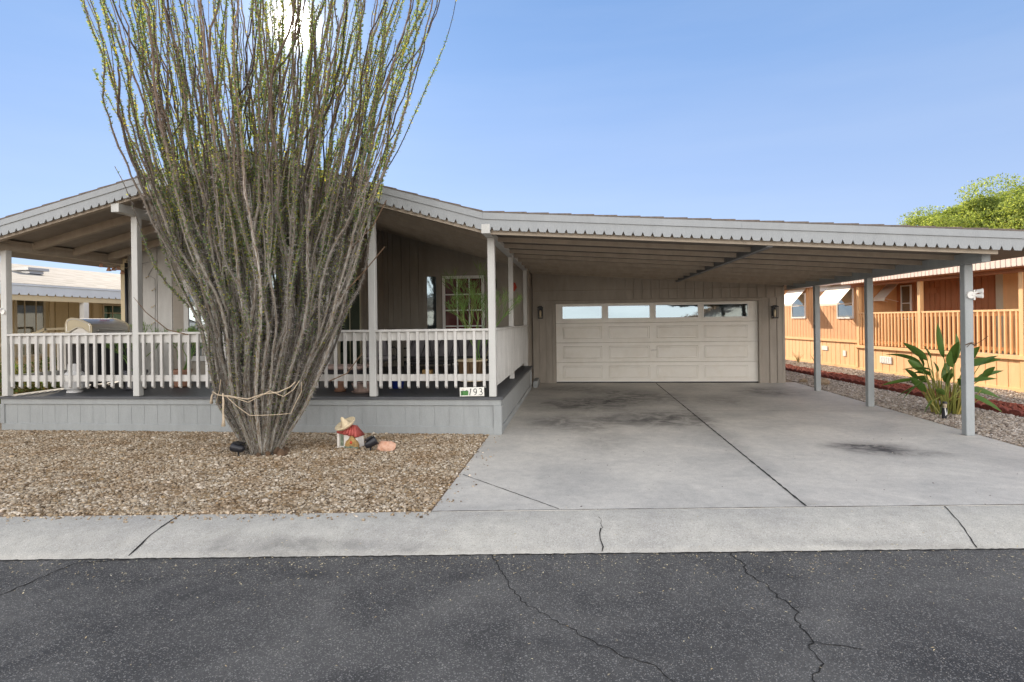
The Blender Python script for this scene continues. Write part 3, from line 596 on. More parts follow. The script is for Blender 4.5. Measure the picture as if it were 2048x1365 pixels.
window(home, -6.55, -5.35, .95, 2.75, T0, 'rail', 'mirror', fr=.08)
window(home, .45, 1.68, .60, 2.68, TR, 'cream', 'gglass', fr=.05, name='sliding_door', bars=(1.05,))
# entry: surround, sidelight, glazed storm door over a maroon door
g = MB(T1); g.box(-3.83, -3.76, -.03, .01, .56, 2.83); g.box(-3.48, -3.36, -.03, .01, .56, 2.83); g.box(-2.25, -2.16, -.03, .01, .56, 2.83); g.box(-3.83, -2.16, -.034, .01, 2.83, 2.92); g.build('door_surround', 'paint', home)
window(home, -3.76, -3.48, .9, 2.83, T1, 'paint', 'mirror', fr=.02, name='sidelight')
dr = MB(T1); dr.box(-3.36, -2.25, -.008, .01, .57, 2.83); dr = dr.build('front_door', 'maroon', home)
g = MB(T1)
for i in range(3):
    for j in range(4): g.box(-3.20 + i * .31, -2.97 + i * .31, -.011, .0, .75 + j * .5, 1.12 + j * .5)
g.build('door_panel', 'maroon', dr, bevel=.004)
g = MB(T1); x0, x1, z0, z1 = -3.34, -2.27, .58, 2.82
g.box(x0, x0 + .075, -.05, -.02, z0, z1); g.box(x1 - .075, x1, -.05, -.02, z0, z1); g.box(x0 + .075, x1 - .075, -.05, -.02, z1 - .075, z1); g.box(x0 + .075, x1 - .075, -.05, -.02, z0, z0 + .25)
for i in (1, 2): xx = x0 + .075 + i * (x1 - x0 - .15) / 3; g.box(xx - .016, xx + .016, -.045, -.025, z0 + .25, z1 - .075)
for i in range(1, 5): zz = z1 - .075 - i * .395; g.box(x0 + .075, x1 - .075, -.046, -.024, zz - .016, zz + .016)
sd = g.build('storm_door', 'white', dr)

# ------------------------------------------------------------------ deck
deck = thing('porch_deck', 'raised grey porch deck with grooved skirting and dark floorboards', 'deck', (-5.2, 8.48, 0))
g = MB(); y = 8.43
while y < 14.3:
    x1 = -1.09; y2 = min(y + .138, 14.28); g.box(-9.36, x1 if y2 < 14.0 or True else x1, y, y2, .52, .558); y += .142
g.build('floorboards', 'deck', deck)
g = MB(); g.box(-9.33, -1.125, 8.455, 8.50, .43, .518); g.box(-1.165, -1.12, 8.50, 14.25, .43, .518)
g.box(-9.33, -1.23, 8.462, 8.50, 0.0, .12); g.box(-1.16, -1.122, 8.58, 14.25, .0, .10)
g.box(-1.235, -1.115, 8.452, 8.492, 0, .43); g.box(-1.155, -1.113, 8.492, 8.60, 0, .43); g.box(-1.155, -1.113, 14.15, 14.25, .1, .43)
g.box(-9.345, -9.27, 8.452, 8.5, .12, .43); g.build('skirting_trim', 'skirt', deck, bevel=.004)
vboards(-9.27, -1.235, .118, .432, frameT((0, 8.476, 0)), deck, 'skirt', sp=.225, name='skirting', back=.03, gap=.005, th=.008)
vboards(.10, 5.66, .098, .432, frameT((-1.142, 8.5, 0), R(90)), deck, 'skirt', sp=.2, name='skirting', back=.03, gap=.005, th=.008)
g = MB(); g.box(-9.34, -9.30, 8.50, 10.9, 0, .518); g.build('skirting', 'skirt', deck)
g = MB(); g.box(-1.10, -.99, 14.4, 15.2, 0, .17); g.build('step', 'skirt', deck, bevel=.006)

def railing(p, q, n, label, out, skip_ends=True, m='rail'):
    """railing from p to q (xy); pickets stand on the 'out' side"""
    p = Vector(p); q = Vector(q); d = (q - p).normalized(); L = (q - p).length; o = Vector(out)
    t = thing('porch_railing', label, 'railing', ((p.x + q.x) / 2, (p.y + q.y) / 2, .56), 'railing sections around the porch')
    def b3(a, z): return (a.x, a.y, z)
    g = MB(); g.bar(b3(p + o * .015, 1.552), b3(q + o * .015, 1.552), .10, .035); g.build('top_rail', m, t, bevel=.003)
    g = MB(); g.bar(b3(p, 1.467), b3(q, 1.467), .036, .125); g.build('rail_board', m, t)
    g = MB(); g.bar(b3(p, .845), b3(q, .845), .036, .10); g.build('bottom_rail', m, t)
    first = None; c = p + d * (L * .5 / n) + o * .038
    for i in range(n):
        c = p + d * (L * (i + .5) / n) + o * .0385
        if first is None:
            g = MB(frameT((c.x, c.y, 0), math.atan2(d.y, d.x))); h = .0195
            g.box(-h, h, -h, h, .715, 1.532); g.add([(-h, -h, .715), (h, -h, .715), (h, h, .715), (-h, h, .715), (-h, h * .9, .685), (h, h * .9, .685)], [(0, 1, 5, 4), (4, 5, 2, 3), (0, 4, 3), (1, 2, 5)])
            first = g.build('picket', m, t); c0 = c
        else:
            dl = c - c0; inst(first, (dl.x, dl.y, random.uniform(-.004, .004)), t)
    return t
railing((-9.178, 8.492), (-6.972, 8.492), 15, 'front porch railing before the gas grill, nearest the left corner', (0, -1))
railing((-6.868, 8.492), (-5.042, 8.492), 12, 'front porch railing on the left side of the ocotillo, second from the left corner', (0, -1))
railing((-4.938, 8.492), (-3.112, 8.492), 12, 'front porch railing mostly hidden behind the ocotillo, its right end visible', (0, -1))
railing((-3.008, 8.492), (-1.292, 8.492), 12, 'front porch railing before the grey sofa, above the house number sign', (0, -1))
railing((-1.25, 8.534), (-1.25, 11.055), 17, 'side porch railing along the driveway, nearer the street', (1, 0))
railing((-1.25, 11.145), (-1.25, 14.15), 20, 'side porch railing along the driveway, nearer the garage', (1, 0))
railing((-9.23, 8.534), (-9.23, 10.84), 16, 'side porch railing behind the gas grill facing the beige home', (-1, 0))

# ------------------------------------------------------------------ carport and garage
cp = thing('carport', 'open grey carport with dark rafters above the concrete driveway', 'carport', (2.1, 11.5, 0))
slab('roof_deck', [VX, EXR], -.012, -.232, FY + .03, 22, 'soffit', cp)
shingles(VX, EXR, cp, 22.05)
fascia(cp, [(VX, 2.2), (2.2, EXR)])
ra = rafter_mesh(-1.19, 5.40, FY + .08, cp, dep=.15, th=.04)
for i in range(1, 10): inst(ra, (0, i * .77, 0), cp)
g = MB(); g.box(5.34, 5.45, 8.32, 15.5, 2.375, 2.525); g.build('beam', 'bluepost', cp, bevel=.006)
g = MB(); g.box(2.56, 2.64, FY + .12, 15.4, roofz(2.6) - .32, roofz(2.6) - .20); g.build('beam', 'darkbeam', cp)
for y in (8.73, 11.45, 13.81):
    g = MB(); g.box(5.345, 5.455, y - .055, y + .055, 0, 2.375); g.build('carport_post', 'bluepost', cp, bevel=.006)
g = MB(); g.tube([(5.4, 8.9, 2.45), (5.5, 8.3, 2.35)], .004, 5); 
gar = thing('garage', 'attached grey garage with grooved siding at the end of the driveway', 'garage', (2.1, 15.43, 0))
TG = frameT((0, 15.43, 0)); top = lambda x: roofz(x) - .155
vboards(-1.17, -.62, 0.0, 2.17, TG, gar, 'paint', sp=.2); vboards(4.69, 5.25, 0.0, 2.17, TG, gar, 'paint', sp=.2)
vboards(-1.17, 5.25, 2.19, 2.43, TG, gar, 'paint', sp=.22); vboards(-1.17, 5.25, 2.45, top, TG, gar, 'paint', sp=.22)
g = MB(TG); g.box(-1.17, 5.25, -.008, .02, 2.425, 2.455); g.box(-1.17, 5.25, -.006, .02, 2.165, 2.195)
g.box(-.64, -.55, -.024, .09, 0, 2.11); g.box(4.62, 4.71, -.024, .09, 0, 2.11); g.box(-.64, 4.71, -.026, .09, 2.11, 2.19); g.box(5.20, 5.26, -.010, .05, 0, 2.4); g.build('door_casing', 'paint', gar, bevel=.004)
g = MB(); g.box(-1.17, 5.25, 15.55, 21.8, 0, 2.62); g.build('rear_wall', 'paint', gar)
# sectional door: four steel sections of four long panels, glazed top section
gd = bpy.data.objects.new('garage_door', None)
g = MB(TG); dy = .075
for s_ in range(4):
    z0 = .035 + s_ * .5185; z1 = z0 + .513
    g.box(-.55, 4.62, dy, dy + .04, z0, z1)
cols = [(-.37, .66), (.83, 1.90), (2.06, 3.13), (3.28, 4.37)]
door = g.build('garage_door', 'gdoor', gar, bevel=.006)
g = MB(TG)
for s_ in range(3):
    z0 = .035 + s_ * .5185 + .085; z1 = z0 + .335
    for a, b in cols:
        o_, i_ = .0, .045
        # raised panel: sloping rim out of a shallow groove
        P = [(a, dy + .0, z0), (b, dy + .0, z0), (b, dy + .0, z1), (a, dy + .0, z1)]
        def ring(k, yy): return [(a + k, yy, z0 + k * .8), (b - k, yy, z0 + k * .8), (b - k, yy, z1 - k * .8), (a + k, yy, z1 - k * .8)]
        r0, r1, r2, r3 = ring(0, dy - .0005), ring(.018, dy - .012), ring(.034, dy - .003), ring(.06, dy - .013)
        g.add(r0 + r1 + r2 + r3, [(i, (i + 1) % 4, (i + 1) % 4 + 4, i + 4) for i in range(4)] + [(i + 4, (i + 1) % 4 + 4, (i + 1) % 4 + 8, i + 8) for i in range(4)] + [(i + 8, (i + 1) % 4 + 8, (i + 1) % 4 + 12, i + 12) for i in range(4)] + [(12, 13, 14, 15)])
g.build('raised_panels', 'gdoor', door)
for a, b in cols:
    z0, z1 = 1.71, 2.03; f = MB(TG)
    f.box(a - .03, a, dy - .02, dy + .01, z0 - .03, z1 + .03); f.box(b, b + .03, dy - .02, dy + .01, z0 - .03, z1 + .03); f.box(a, b, dy - .02, dy + .01, z0 - .03, z0); f.box(a, b, dy - .02, dy + .01, z1, z1 + .03)
    f = f.build('window_frame', 'white', door, bevel=.003)
    t_ = .008 + .003 * random.random()
    p = MB(TG); p.add([(a, dy - .012, z0), (b, dy - .012, z0), (b, dy - .012 + t_, z1), (a, dy - .012 + t_, z1)], [(0, 1, 2, 3)]); p.build('pane', 'mirror', f)
g = MB(TG); g.box(1.95, 2.0, dy - .02, dy, .84, .885); g.tube([(1.93, dy - .035, .853), (2.07, dy - .035, .868)], .009, 8); g.tube([(1.975, dy - .035, .86), (1.975, dy, .86)], .008, 8); g.build('handle', 'silver', door)
g = MB(TG); g.box(-.55, 4.62, dy + .0, dy + .045, .004, .034); g.build('bottom_seal', 'black', door)
g = MB(TG); g.box(-.55, 4.62, dy - .004, dy + .002, .034, .050); g.build('bottom_strip', 'white', door)

def wall_lantern(x, T, z, label, h=.32, wdt=.13):
    p = T @ Vector((x, 0, z)); t = thing('wall_lantern', label, 'wall lamp', p, 'black lanterns by the garage door')
    g = MB(T); g.box(x - .045, x + .045, -.02, -.001, z + .06, z + h - .02); g.box(x - .02, x + .02, -.05, -.02, z + h - .07, z + h - .04); g.build('back_plate', 'black', t)
    g = MB(T); c = -.10; a = wdt / 2
    g.box(x - a, x + a, c - a, c + a, z, z + .025); g.box(x - a - .008, x + a + .008, c - a - .008, c + a + .008, z + h - .035, z + h - .012)
    g.hexa([(x - a, c - a, z + h - .012), (x + a, c - a, z + h - .012), (x + a, c + a, z + h - .012), (x - a, c + a, z + h - .012), (x - .03, c - .03, z + h + .012), (x + .03, c - .03, z + h + .012), (x + .03, c + .03, z + h + .012), (x - .03, c + .03, z + h + .012)])
    for sx in (-1, 1):
        for sy in (-1, 1): g.box(x + sx * (a - .007) - .007, x + sx * (a - .007) + .007, c + sy * (a - .007) - .007, c + sy * (a - .007) + .007, z + .025, z + h - .035)
    g.build('frame', 'black', t)
    g = MB(T); g.lathe((x, c, z + .03), [(.016, 0), (.028, .06), (.030, .14), (.018, .19)], 12); g.build('bulb', 'bulb', t, smooth=True)
    return t
wall_lantern(-.95, TG, 1.72, 'black wall lantern on the grey siding left of the garage door')
wall_lantern(4.99, TG, 1.65, 'black wall lantern on the grey siding right of the garage door')
l3 = wall_lantern(-2.03, T1, 2.45, 'black wall lamp beside the entry door behind the front corner post', h=.26); l3['group'] = 'black wall lamps'; del l3['group']

# ------------------------------------------------------------------ giant ocotillo
oc = thing('ocotillo', 'giant ocotillo with dozens of thorny canes tied by rope in the gravel bed', 'ocotillo', (-4.05, 7.15, 0))
CX0, CY0 = -4.06, 7.12
def rad(z): return float(np.interp(z, [-.1, 0, .3, .67, 1.6, 3.4, 6, 9], [.17, .20, .36, .58, .93, 1.60, 2.42, 3.2]))
def cxz(z): return float(np.interp(z, [0, .7, 1.6, 3.4, 6, 9], [-4.06, -4.05, -3.93, -4.02, -3.93, -3.9]))
rr = random.Random(21)
def cane_point(u, v, z, ph, amp):
    r = rad(z)
    x = cxz(z) + u * r; y = CY0 + (v * r * (.42 if v > 0 else .62))
    wv = amp * min(1, z / 1.5)
    x += wv * (math.sin(z * 1.7 + ph) * .5 + math.sin(z * 3.9 + ph * 2.3) * .22 + math.sin(z * 8.1 + ph * 4.1) * .05)
    y += wv * (math.cos(z * 1.5 + ph * 1.7) * .4 + math.sin(z * 4.3 + ph) * .2)
    kk = .013 * max(0.0, min(1, (z - 1.6) / 2.5)) ; x += kk * (math.sin(z * 17 + ph * 7) * math.sin(z * 5.3 + ph)); y += kk * .7 * math.sin(z * 14 + ph * 3)
    if z > 2.5: y = min(y, 7.86)
    return Vector((x, y, z))
def cane_tube(g, pts, rads, k, att, num):
    n0 = len(g.v); s_ = len(pts); g.tube(pts, rads, k, cap=True)
    L = 0.0
    for i in range(s_):
        if i: L += (Vector(pts[i]) - Vector(pts[i - 1])).length
        for j in range(k): att.append((abs(j - k / 2) / k * 2, L, num))
def make_branch(pts, rads, lo, hi, leafrate, spinerate, LV, SV):
    # leaves and spines along the branch between arc fractions lo..hi
    P = np.array([tuple(p) for p in pts]); seg = np.linalg.norm(np.diff(P, axis=0), axis=1); cum = np.concatenate([[0], np.cumsum(seg)]); L = cum[-1]
    d = P[-1] - P[0]
    def at(s_):
        i = min(np.searchsorted(cum, s_, 'right') - 1, len(seg) - 1); t = (s_ - cum[i]) / max(seg[i], 1e-6)
        return P[i] * (1 - t) + P[i + 1] * t, (P[i + 1] - P[i]) / seg[i], rads[i] * (1 - t) + rads[i + 1] * t
    # patches of leaves with bare stretches between
    ph = rr.random() * 10; fr = rr.uniform(1.2, 2.6)
    s_ = 0.0
    while s_ < L:
        c, ax, r = at(s_); z = c[2]
        dens = leafrate * max(0.04, (.30 + 1.05 * math.sin(s_ * fr + ph)))
        dens *= float(np.interp(z, [0, .5, 1.5, 2.6, 5, 8], [.12, .42, 1.05, 1.5, 1.2, 1.0]))
        cnt = np.random.poisson(dens * .05) if False else int(dens * .05 + rr.random())
        for _ in range(cnt):
            q, ax, r = at(min(s_ + rr.random() * .05, L - 1e-4))
            o1 = Vector(ax).orthogonal().normalized(); o2 = Vector(ax).cross(o1); a = rr.random() * math.tau
            out = o1 * math.cos(a) + o2 * math.sin(a); up = (out * .8 + Vector(ax) * rr.uniform(.1, .8) + Vector((0, 0, .1))).normalized()
            side = Vector(ax).cross(up).normalized() * rr.uniform(-1, 1) + out.cross(up) * .6 + Vector((rr.uniform(-.4, .4), rr.uniform(-.4, .4), rr.uniform(-.4, .4))); side.normalize()
            l = rr.uniform(.020, .040); wd = l * rr.uniform(.22, .38); b0 = Vector(q) + out * r * .8
            LV.append((b0, b0 + up * l * .5 + side * wd, b0 + up * l, b0 + up * l * .5 - side * wd))
        z = c[2]; sd = spinerate * float(np.interp(z, [0, 2.2, 4, 8], [1, 1, .35, .15])); cnt = int(sd * .05 + rr.random())
        for _ in range(cnt):
            q, ax, r = at(min(s_ + rr.random() * .05, L - 1e-4))
            o1 = Vector(ax).orthogonal().normalized(); o2 = Vector(ax).cross(o1); a = rr.random() * math.tau
            out = o1 * math.cos(a) + o2 * math.sin(a); tip = Vector(q) + (out + Vector((0, 0, rr.uniform(-.5, .2)))).normalized() * (r + rr.uniform(.020, .048))
            b0 = Vector(q) + out * r * .7; t_ = Vector(ax) * .0021
            SV.append((b0 - t_, b0 + t_, tip))
        s_ += .05
def quads(name, L, m, parent):
    if not L: return None
    k = len(L[0]); off = wloc(parent); V = np.array([[p.x - off.x, p.y - off.y, p.z - off.z] for q in L for p in q]); F = np.arange(len(V)).reshape(-1, k)
    return npmesh(name, V, F, m, parent)
NC = 126
uvs = []
for i in range(NC):       # fan positions: more canes towards the rim, every one of them rising from the same crown
    a = i * 2.39996; r = math.sqrt((i + .5) / NC) ** .85; uvs.append((r * math.cos(a), r * math.sin(a)))
for i, (u, v) in enumerate(uvs):
    ph = rr.random() * 20; amp = rr.uniform(.06, .19); H = rr.uniform(5.6, 7.6) * (1 - .05 * abs(u))
    if rr.random() < .16: H = rr.uniform(2.2, 4.6)
    r0 = rr.uniform(.014, .026); g = MB(); att = []; LV = []; SV = []; num = rr.random() * 9
    zs = np.linspace(-.03, H, int(H / .11)); pts = [cane_point(u, v, z, ph, amp) for z in zs]
    rads = [r0 * (1.15 - .92 * max(z, 0) / (H + .3)) * (1 + .12 * math.sin(z * 9 + ph)) for z in zs]
    cane_tube(g, pts, rads, 7, att, num)
    make_branch(pts, rads, 0, 1, 150, 190, LV, SV)
    nbr = rr.choice((1, 1, 2, 2, 3, 3)) if H > 4.6 else rr.choice((0, 0, 1))
    for b in range(nbr):
        zb = rr.uniform(1.2, min(4.6, H - .8)); j = int(np.argmin(abs(zs - zb))); base = pts[j]; HB = min(rr.uniform(1.4, 3.6), 7.6 - zb)
        side = rr.choice((-1, 1)) * rr.uniform(.10, .30); du = rr.uniform(-.1, .25); n = max(6, int(HB / .15)); bp = []; br = []; ph2 = rr.random() * 9
        dirx = (cane_point(u, v, zb + 1, ph, 0) - cane_point(u, v, zb, ph, 0)).x
        for k_ in range(n + 1):
            t_ = k_ / n; z = base.z + HB * t_; e_ = 1 - math.exp(-t_ * 5)
            p = Vector((base.x + dirx * HB * t_ + side * e_ + .07 * math.sin(t_ * HB * 2.6 + ph2) * t_, base.y + rr.uniform(-.004, .004) + .12 * math.sin(ph2) * e_ + .05 * math.cos(t_ * HB * 2.2 + ph2) * t_, z))
            if z > 2.5: p.y = min(p.y, 7.88)
            bp.append(p); br.append(max(.004, rads[j] * .66 * (1 - .74 * t_)))
        cane_tube(g, bp, br, 6, att, num + b + 1); make_branch(bp, br, 0, 1, 150, 80, LV, SV)
    o = g.build('cane', 'bark', oc, smooth=True)
    at_ = o.data.attributes.new('along', 'FLOAT_VECTOR', 'POINT')
    if len(att) == len(o.data.vertices): at_.data.foreach_set('vector', np.array(att, np.float32).ravel())
    lv_ = quads('leaves', LV, 'oleaf', o); sp_ = quads('spines', SV, 'spine', o)
    for q_ in (lv_, sp_):
        if q_ is not None: q_['kind'] = 'stuff'
# root crown
g = MB(); rk = random.Random(4)
for i in range(26):
    a = rk.random() * math.tau; r = rk.uniform(.1, .42); g.ball((CX0 + r * math.cos(a) * 1.0, CY0 + r * math.sin(a) * .62, rk.uniform(0, .05)), rk.uniform(.03, .06), 1, (1, 1, 1.3), .3, i)
g.build('root_crown', 'trunk', oc)
# dead bare twigs sticking out
for p in ([(-5.0, 7.0, 1.55), (-5.25, 6.95, 1.62), (-5.55, 6.95, 1.85), (-5.72, 6.95, 2.05)], [(-3.1, 7.0, .95), (-2.85, 6.95, 1.05), (-2.65, 6.95, 1.3)], [(-2.95, 7.0, 2.0), (-2.6, 7.0, 2.35), (-2.36, 7.0, 2.62)], [(-2.9, 7.0, 2.5), (-2.5, 7.0, 2.9), (-2.33, 7.0, 3.2)]):
    g = MB(); g.tube(p, [.008, .007, .006, .003][:len(p)], 5); g.build('dead_twig', 'trunk', oc)
# rope with hanging ends
rp = thing('rope', 'pale rope looped round the lower canes of the ocotillo', 'rope', (-4.05, 6.5, .7))
def front(x, z):     # a point just proud of the bundle at this height
    u = max(-1., min(1., (x - cxz(z)) / (rad(z) + .02))); return CY0 - .62 * (rad(z) + .03) * math.sqrt(max(0, 1 - u * u)) - .02
def ropeline(pp, r=.007):
    pp = [(-4.06 + (x + 4.06) * .74, z) for x, z in pp]; P = [Vector((x, front(x, z), z)) for x, z in pp]; Q = []
    for a, b in zip(P, P[1:]):
        for i in range(6):
            t_ = i / 6; x = a.x + (b.x - a.x) * t_; z = a.z + (b.z - a.z) * t_; Q.append(Vector((x, min(front(x, z), a.y + (b.y - a.y) * t_), z)))
    Q.append(P[-1]); return Q, r
g = MB(); 
q, r = ropeline([(-4.90, .80), (-4.75, .83), (-4.6, .80), (-4.35, .80), (-4.0, .76), (-3.75, .82), (-3.5, .84), (-3.33, .90), (-3.25, .96)], .007); g.tube(q, r, 6)
q, r = ropeline([(-4.6, .80), (-4.25, .78), (-4.0, .72), (-3.62, .86), (-3.45, .78), (-3.3, .86), (-3.2, .97)], .0055); g.tube(q, r, 6)
q, r = ropeline([(-4.42, .80), (-4.2, .66), (-4.02, .55), (-3.42, .55), (-3.22, .82), (-3.18, .95)], .005); g.tube(q, r, 6)
q, r = ropeline([(-4.86, .62), (-4.7, .70), (-4.55, .86), (-4.47, 1.0)], .0045); g.tube(q, r, 6)
back = [Vector((cxz(.9) + (rad(.9) + .03) * math.cos(a), CY0 + .44 * rad(.9) * math.sin(a), .88)) for a in np.linspace(0, math.pi, 14)]; g.tube(back, .006, 6)
g.build('strand', 'rope', rp, smooth=True)
g = MB(); x, z = -4.68, .80; y = front(x, z) - .01; g.tube([(x, y, z), (x - .02, y - .01, z - .04), (x - .03, y - .01, z - .10), (x - .035, y, z - .14)], [.010, .014, .016, .022], 7)
x = -4.36; y = front(x, .72) - .03; g.tube([(x, y, .83), (x + .005, y, .72), (x, y, .60), (x + .004, y, .50), (x, y, .42)], [.009, .013, .010, .015, .026], 7); g.build('frayed_end', 'rope', rp, smooth=True)

# ------------------------------------------------------------------ things in the gravel
st = thing('garden_ornament', 'painted clay cottage ornament wearing a cream sombrero on the gravel', 'ornament', (-3.05, 7.55, 0))
x0, y0 = -3.05, 7.55
g = MB(frameT((x0, y0, 0), R(-12))); g.hexa([(-.14, -.09, 0), (.15, -.09, 0), (.15, .10, 0), (-.14, .10, 0), (-.135, -.08, .225), (.14, -.07, .18), (.14, .08, .18), (-.135, .09, .225)])
g.box(-.165, -.075, -.14, -.09, 0, .022); g.hexa([(-.145, -.125, .02), (-.115, -.125, .02), (-.115, -.09, .02), (-.145, -.09, .02), (-.15, -.115, .20), (-.12, -.115, .20), (-.12, -.08, .20), (-.15, -.08, .20)])
g.build('house_body', 'chalk', st, bevel=.012)
g = MB(frameT((x0, y0, 0), R(-12)))
g.hexa([(-.15, -.11, .20), (.155, -.09, .155), (.155, .10, .155), (-.15, .10, .20), (-.10, -.03, .30), (.07, -.03, .29), (.07, .04, .29), (-.10, .04, .30)])
for i in range(7): xx = -.14 + i * .047; g.tube([(xx, -.105, .203 - i * .007 + .01 * (i % 2)), (xx * .62 - .01, -.03, .295)], [.022, .018], 8)
g.build('roof', 'redpaint', st, smooth=True)
g = MB(frameT((x0, y0, 0), R(-12))); g.box(-.105, -.06, -.096, -.085, .03, .19); g.build('door', 'sage', st)
g = MB(frameT((x0 + .055, y0 - .10, 0), R(-12))); g.prism([(-.10, 0), (.10, 0), (.105, .05), (.085, .10), (.045, .125), (.03, .165), (0, .178), (-.03, .165), (-.045, .125), (-.085, .10), (-.105, .05)], -.028, .02); g.build('flower_panel', 'ochre', st, bevel=.01)
g = MB(frameT((x0 + .055, y0 - .10, 0), R(-12))); g.prism([(-.105, -.005), (.105, -.005), (.108, .038), (.05, .030), (0, .045), (-.05, .03), (-.108, .038)], -.034, -.02); g.build('leaf_base', 'sage', st, bevel=.006)
g = MB(frameT((x0 + .055, y0 - .10, 0), R(-12))); g.ball((0, -.032, .088), .02, 2, (1, .5, 1)); g.build('flower_centre', 'red', st, smooth=True)
Th = frameT((x0 - .055, y0 - .03, .295), 0) @ Matrix.Rotation(R(-22), 4, 'Y') @ Matrix.Rotation(R(20), 4, 'X') @ Matrix.Diagonal((.84, .84, .92, 1))
g = MB(Th); g.lathe((0, 0, 0), [(.02, .0), (.12, -.006), (.158, .010), (.172, .042), (.178, .046), (.172, .030), (.150, .0), (.11, .02), (.075, .024), (.058, .04), (.045, .08), (.030, .12), (.026, .13), (.022, .145), (.008, .155)][3:] if False else [(.03, -.004), (.12, -.012), (.165, .016), (.178, .040), (.172, .046), (.150, .022), (.085, .012), (.060, .028), (.046, .07), (.030, .115), (.024, .135), (.010, .148)], 26)
g.build('sombrero', 'hat', st, smooth=True)
def spotlight(loc, yaw, label, pitch=-35):
    t = thing('garden_spotlight', label, 'spotlight', loc, 'black spotlights in the gravel')
    T = frameT(loc, yaw); Tt = T @ Matrix.Translation((0, 0, .115)) @ Matrix.Rotation(R(pitch), 4, 'Y')
    g = MB(T); g.tube([(0, 0, -.03), (0, 0, .07), (.0, 0, .11)], [.006, .012, .014], 8); g.build('stake', 'blackp', t)
    g = MB(Tt @ Matrix.Rotation(R(90), 4, 'Y')); g.lathe((0, 0, -.08), [(.025, 0), (.045, .02), (.055, .08), (.062, .15), (.062, .16), (.05, .155)], 16); g.build('lamp_head', 'blackp', t, smooth=True)
    g = MB(Tt); g.box(-.05, .06, -.045, .045, .062, .072); g.bar((-.02, 0, .05), (-.02, 0, .066), .02, .02, (1, 0, 0)); g.build('solar_panel', 'black', t)
    return t
spotlight((-2.68, 7.28, 0), R(20), 'black garden spotlight tilted between the clay ornament and the pink rock', pitch=-30)
spotlight((-4.27, 6.90, 0), R(170), 'black garden spotlight lying at the left foot of the ocotillo', pitch=-10)
g = MB(); g.ball((-2.50, 7.36, .05), .115, 2, (1.15, .8, .72), .16, 5); tag(g.build('rock', 'pinkrock'), 'pink and orange quartz rock beside the black spotlight', 'rock')
for (x, y, s, lb) in ((5.72, 15.5, .09, 'tan rock nearest the garage corner'), (5.98, 15.0, .13, 'larger round tan rock between the garage corner and the rear carport post')):
    g = MB(); g.ball((x, y, s * .5), s, 2, (1.2, .9, .8), .18, int(s * 100)); tag(g.build('rock', 'tanrock'), lb, 'rock')

# house number sign: 193
sg = thing('house_number_sign', 'white tile reading 193 with a green landscape, at the foot of the porch railing', 'sign', (-1.545, 8.42, .565))
TS = frameT((-1.545, 8.415, .64)) @ Matrix.Rotation(R(-1.0), 4, 'Y')
g = MB(TS); g.box(-.182, .182, -.006, .006, -.066, .066); g.build('tile', 'signwhite', sg, bevel=.003)
g = MB(TS); g.prism([(-.165, -.05), (-.055, -.05), (-.05, .004), (-.075, .022), (-.10, .012), (-.13, .018), (-.165, .006)], -.009, -.0065); g.build('landscape', 'signgreen', sg)
g = MB(TS); g.prism([(-.15, -.05), (-.138, -.05), (-.14, .005), (-.15, .005)], -.011, -.0092); g.prism([(-.165, .012), (-.13, .022), (-.10, .017), (-.075, .027), (-.05, .01), (-.052, .003), (-.075, .021), (-.10, .011), (-.13, .016), (-.165, .004)], -.011, -.0092); g.build('outline', 'ink', sg)
g = MB(TS)
for (a, b) in (((-.15, .045), (-.14, .032)), ((-.14, .032), (-.13, .047)), ((-.122, .045), (-.12, .033)), ((-.118, .043), (-.108, .046))): g.bar((a[0], -.008, a[1]), (b[0], -.008, b[1]), .003, .003, (0, 1, 0))
g.build('lettering', 'terra', sg)
def stroke(g, pts, w):
    for i, (a, b) in enumerate(zip(pts, pts[1:])): g.bar((a[0], -.0085 - .0003 * (i % 2), a[1]), (b[0], -.0085 - .0003 * (i % 2), b[1]), .003, w, (0, 0, 1) if abs(b[0] - a[0]) > abs(b[1] - a[1]) * .01 and False else tuple(Vector((a[1] - b[1], 0, b[0] - a[0])).normalized()))
def arc(cx, cz, rx, rz, a0, a1, n=14): return [(cx + rx * math.cos(R(a0 + (a1 - a0) * i / n)), cz + rz * math.sin(R(a0 + (a1 - a0) * i / n))) for i in range(n + 1)]
g = MB(TS); stroke(g, [(-.034, -.05), (-.012, .048)], .012); stroke(g, [(-.012, .048), (-.024, .032)], .006)
stroke(g, arc(.05, .018, .022, .026, 0, 360, 20), .009); stroke(g, [(.072, .018), (.069, -.01), (.058, -.034), (.040, -.046)], .009)
stroke(g, [(.092, -.044), (.094, -.050)], .006)
stroke(g, [(.108, .042), (.125, .049)] + arc(.128, .025, .022, .023, 85, -70, 10) + [(.125, .003)], .009)
stroke(g, [(.125, .003)] + arc(.130, -.021, .026, .025, 80, -130, 12), .009)
g.build('numerals', 'ink', sg)

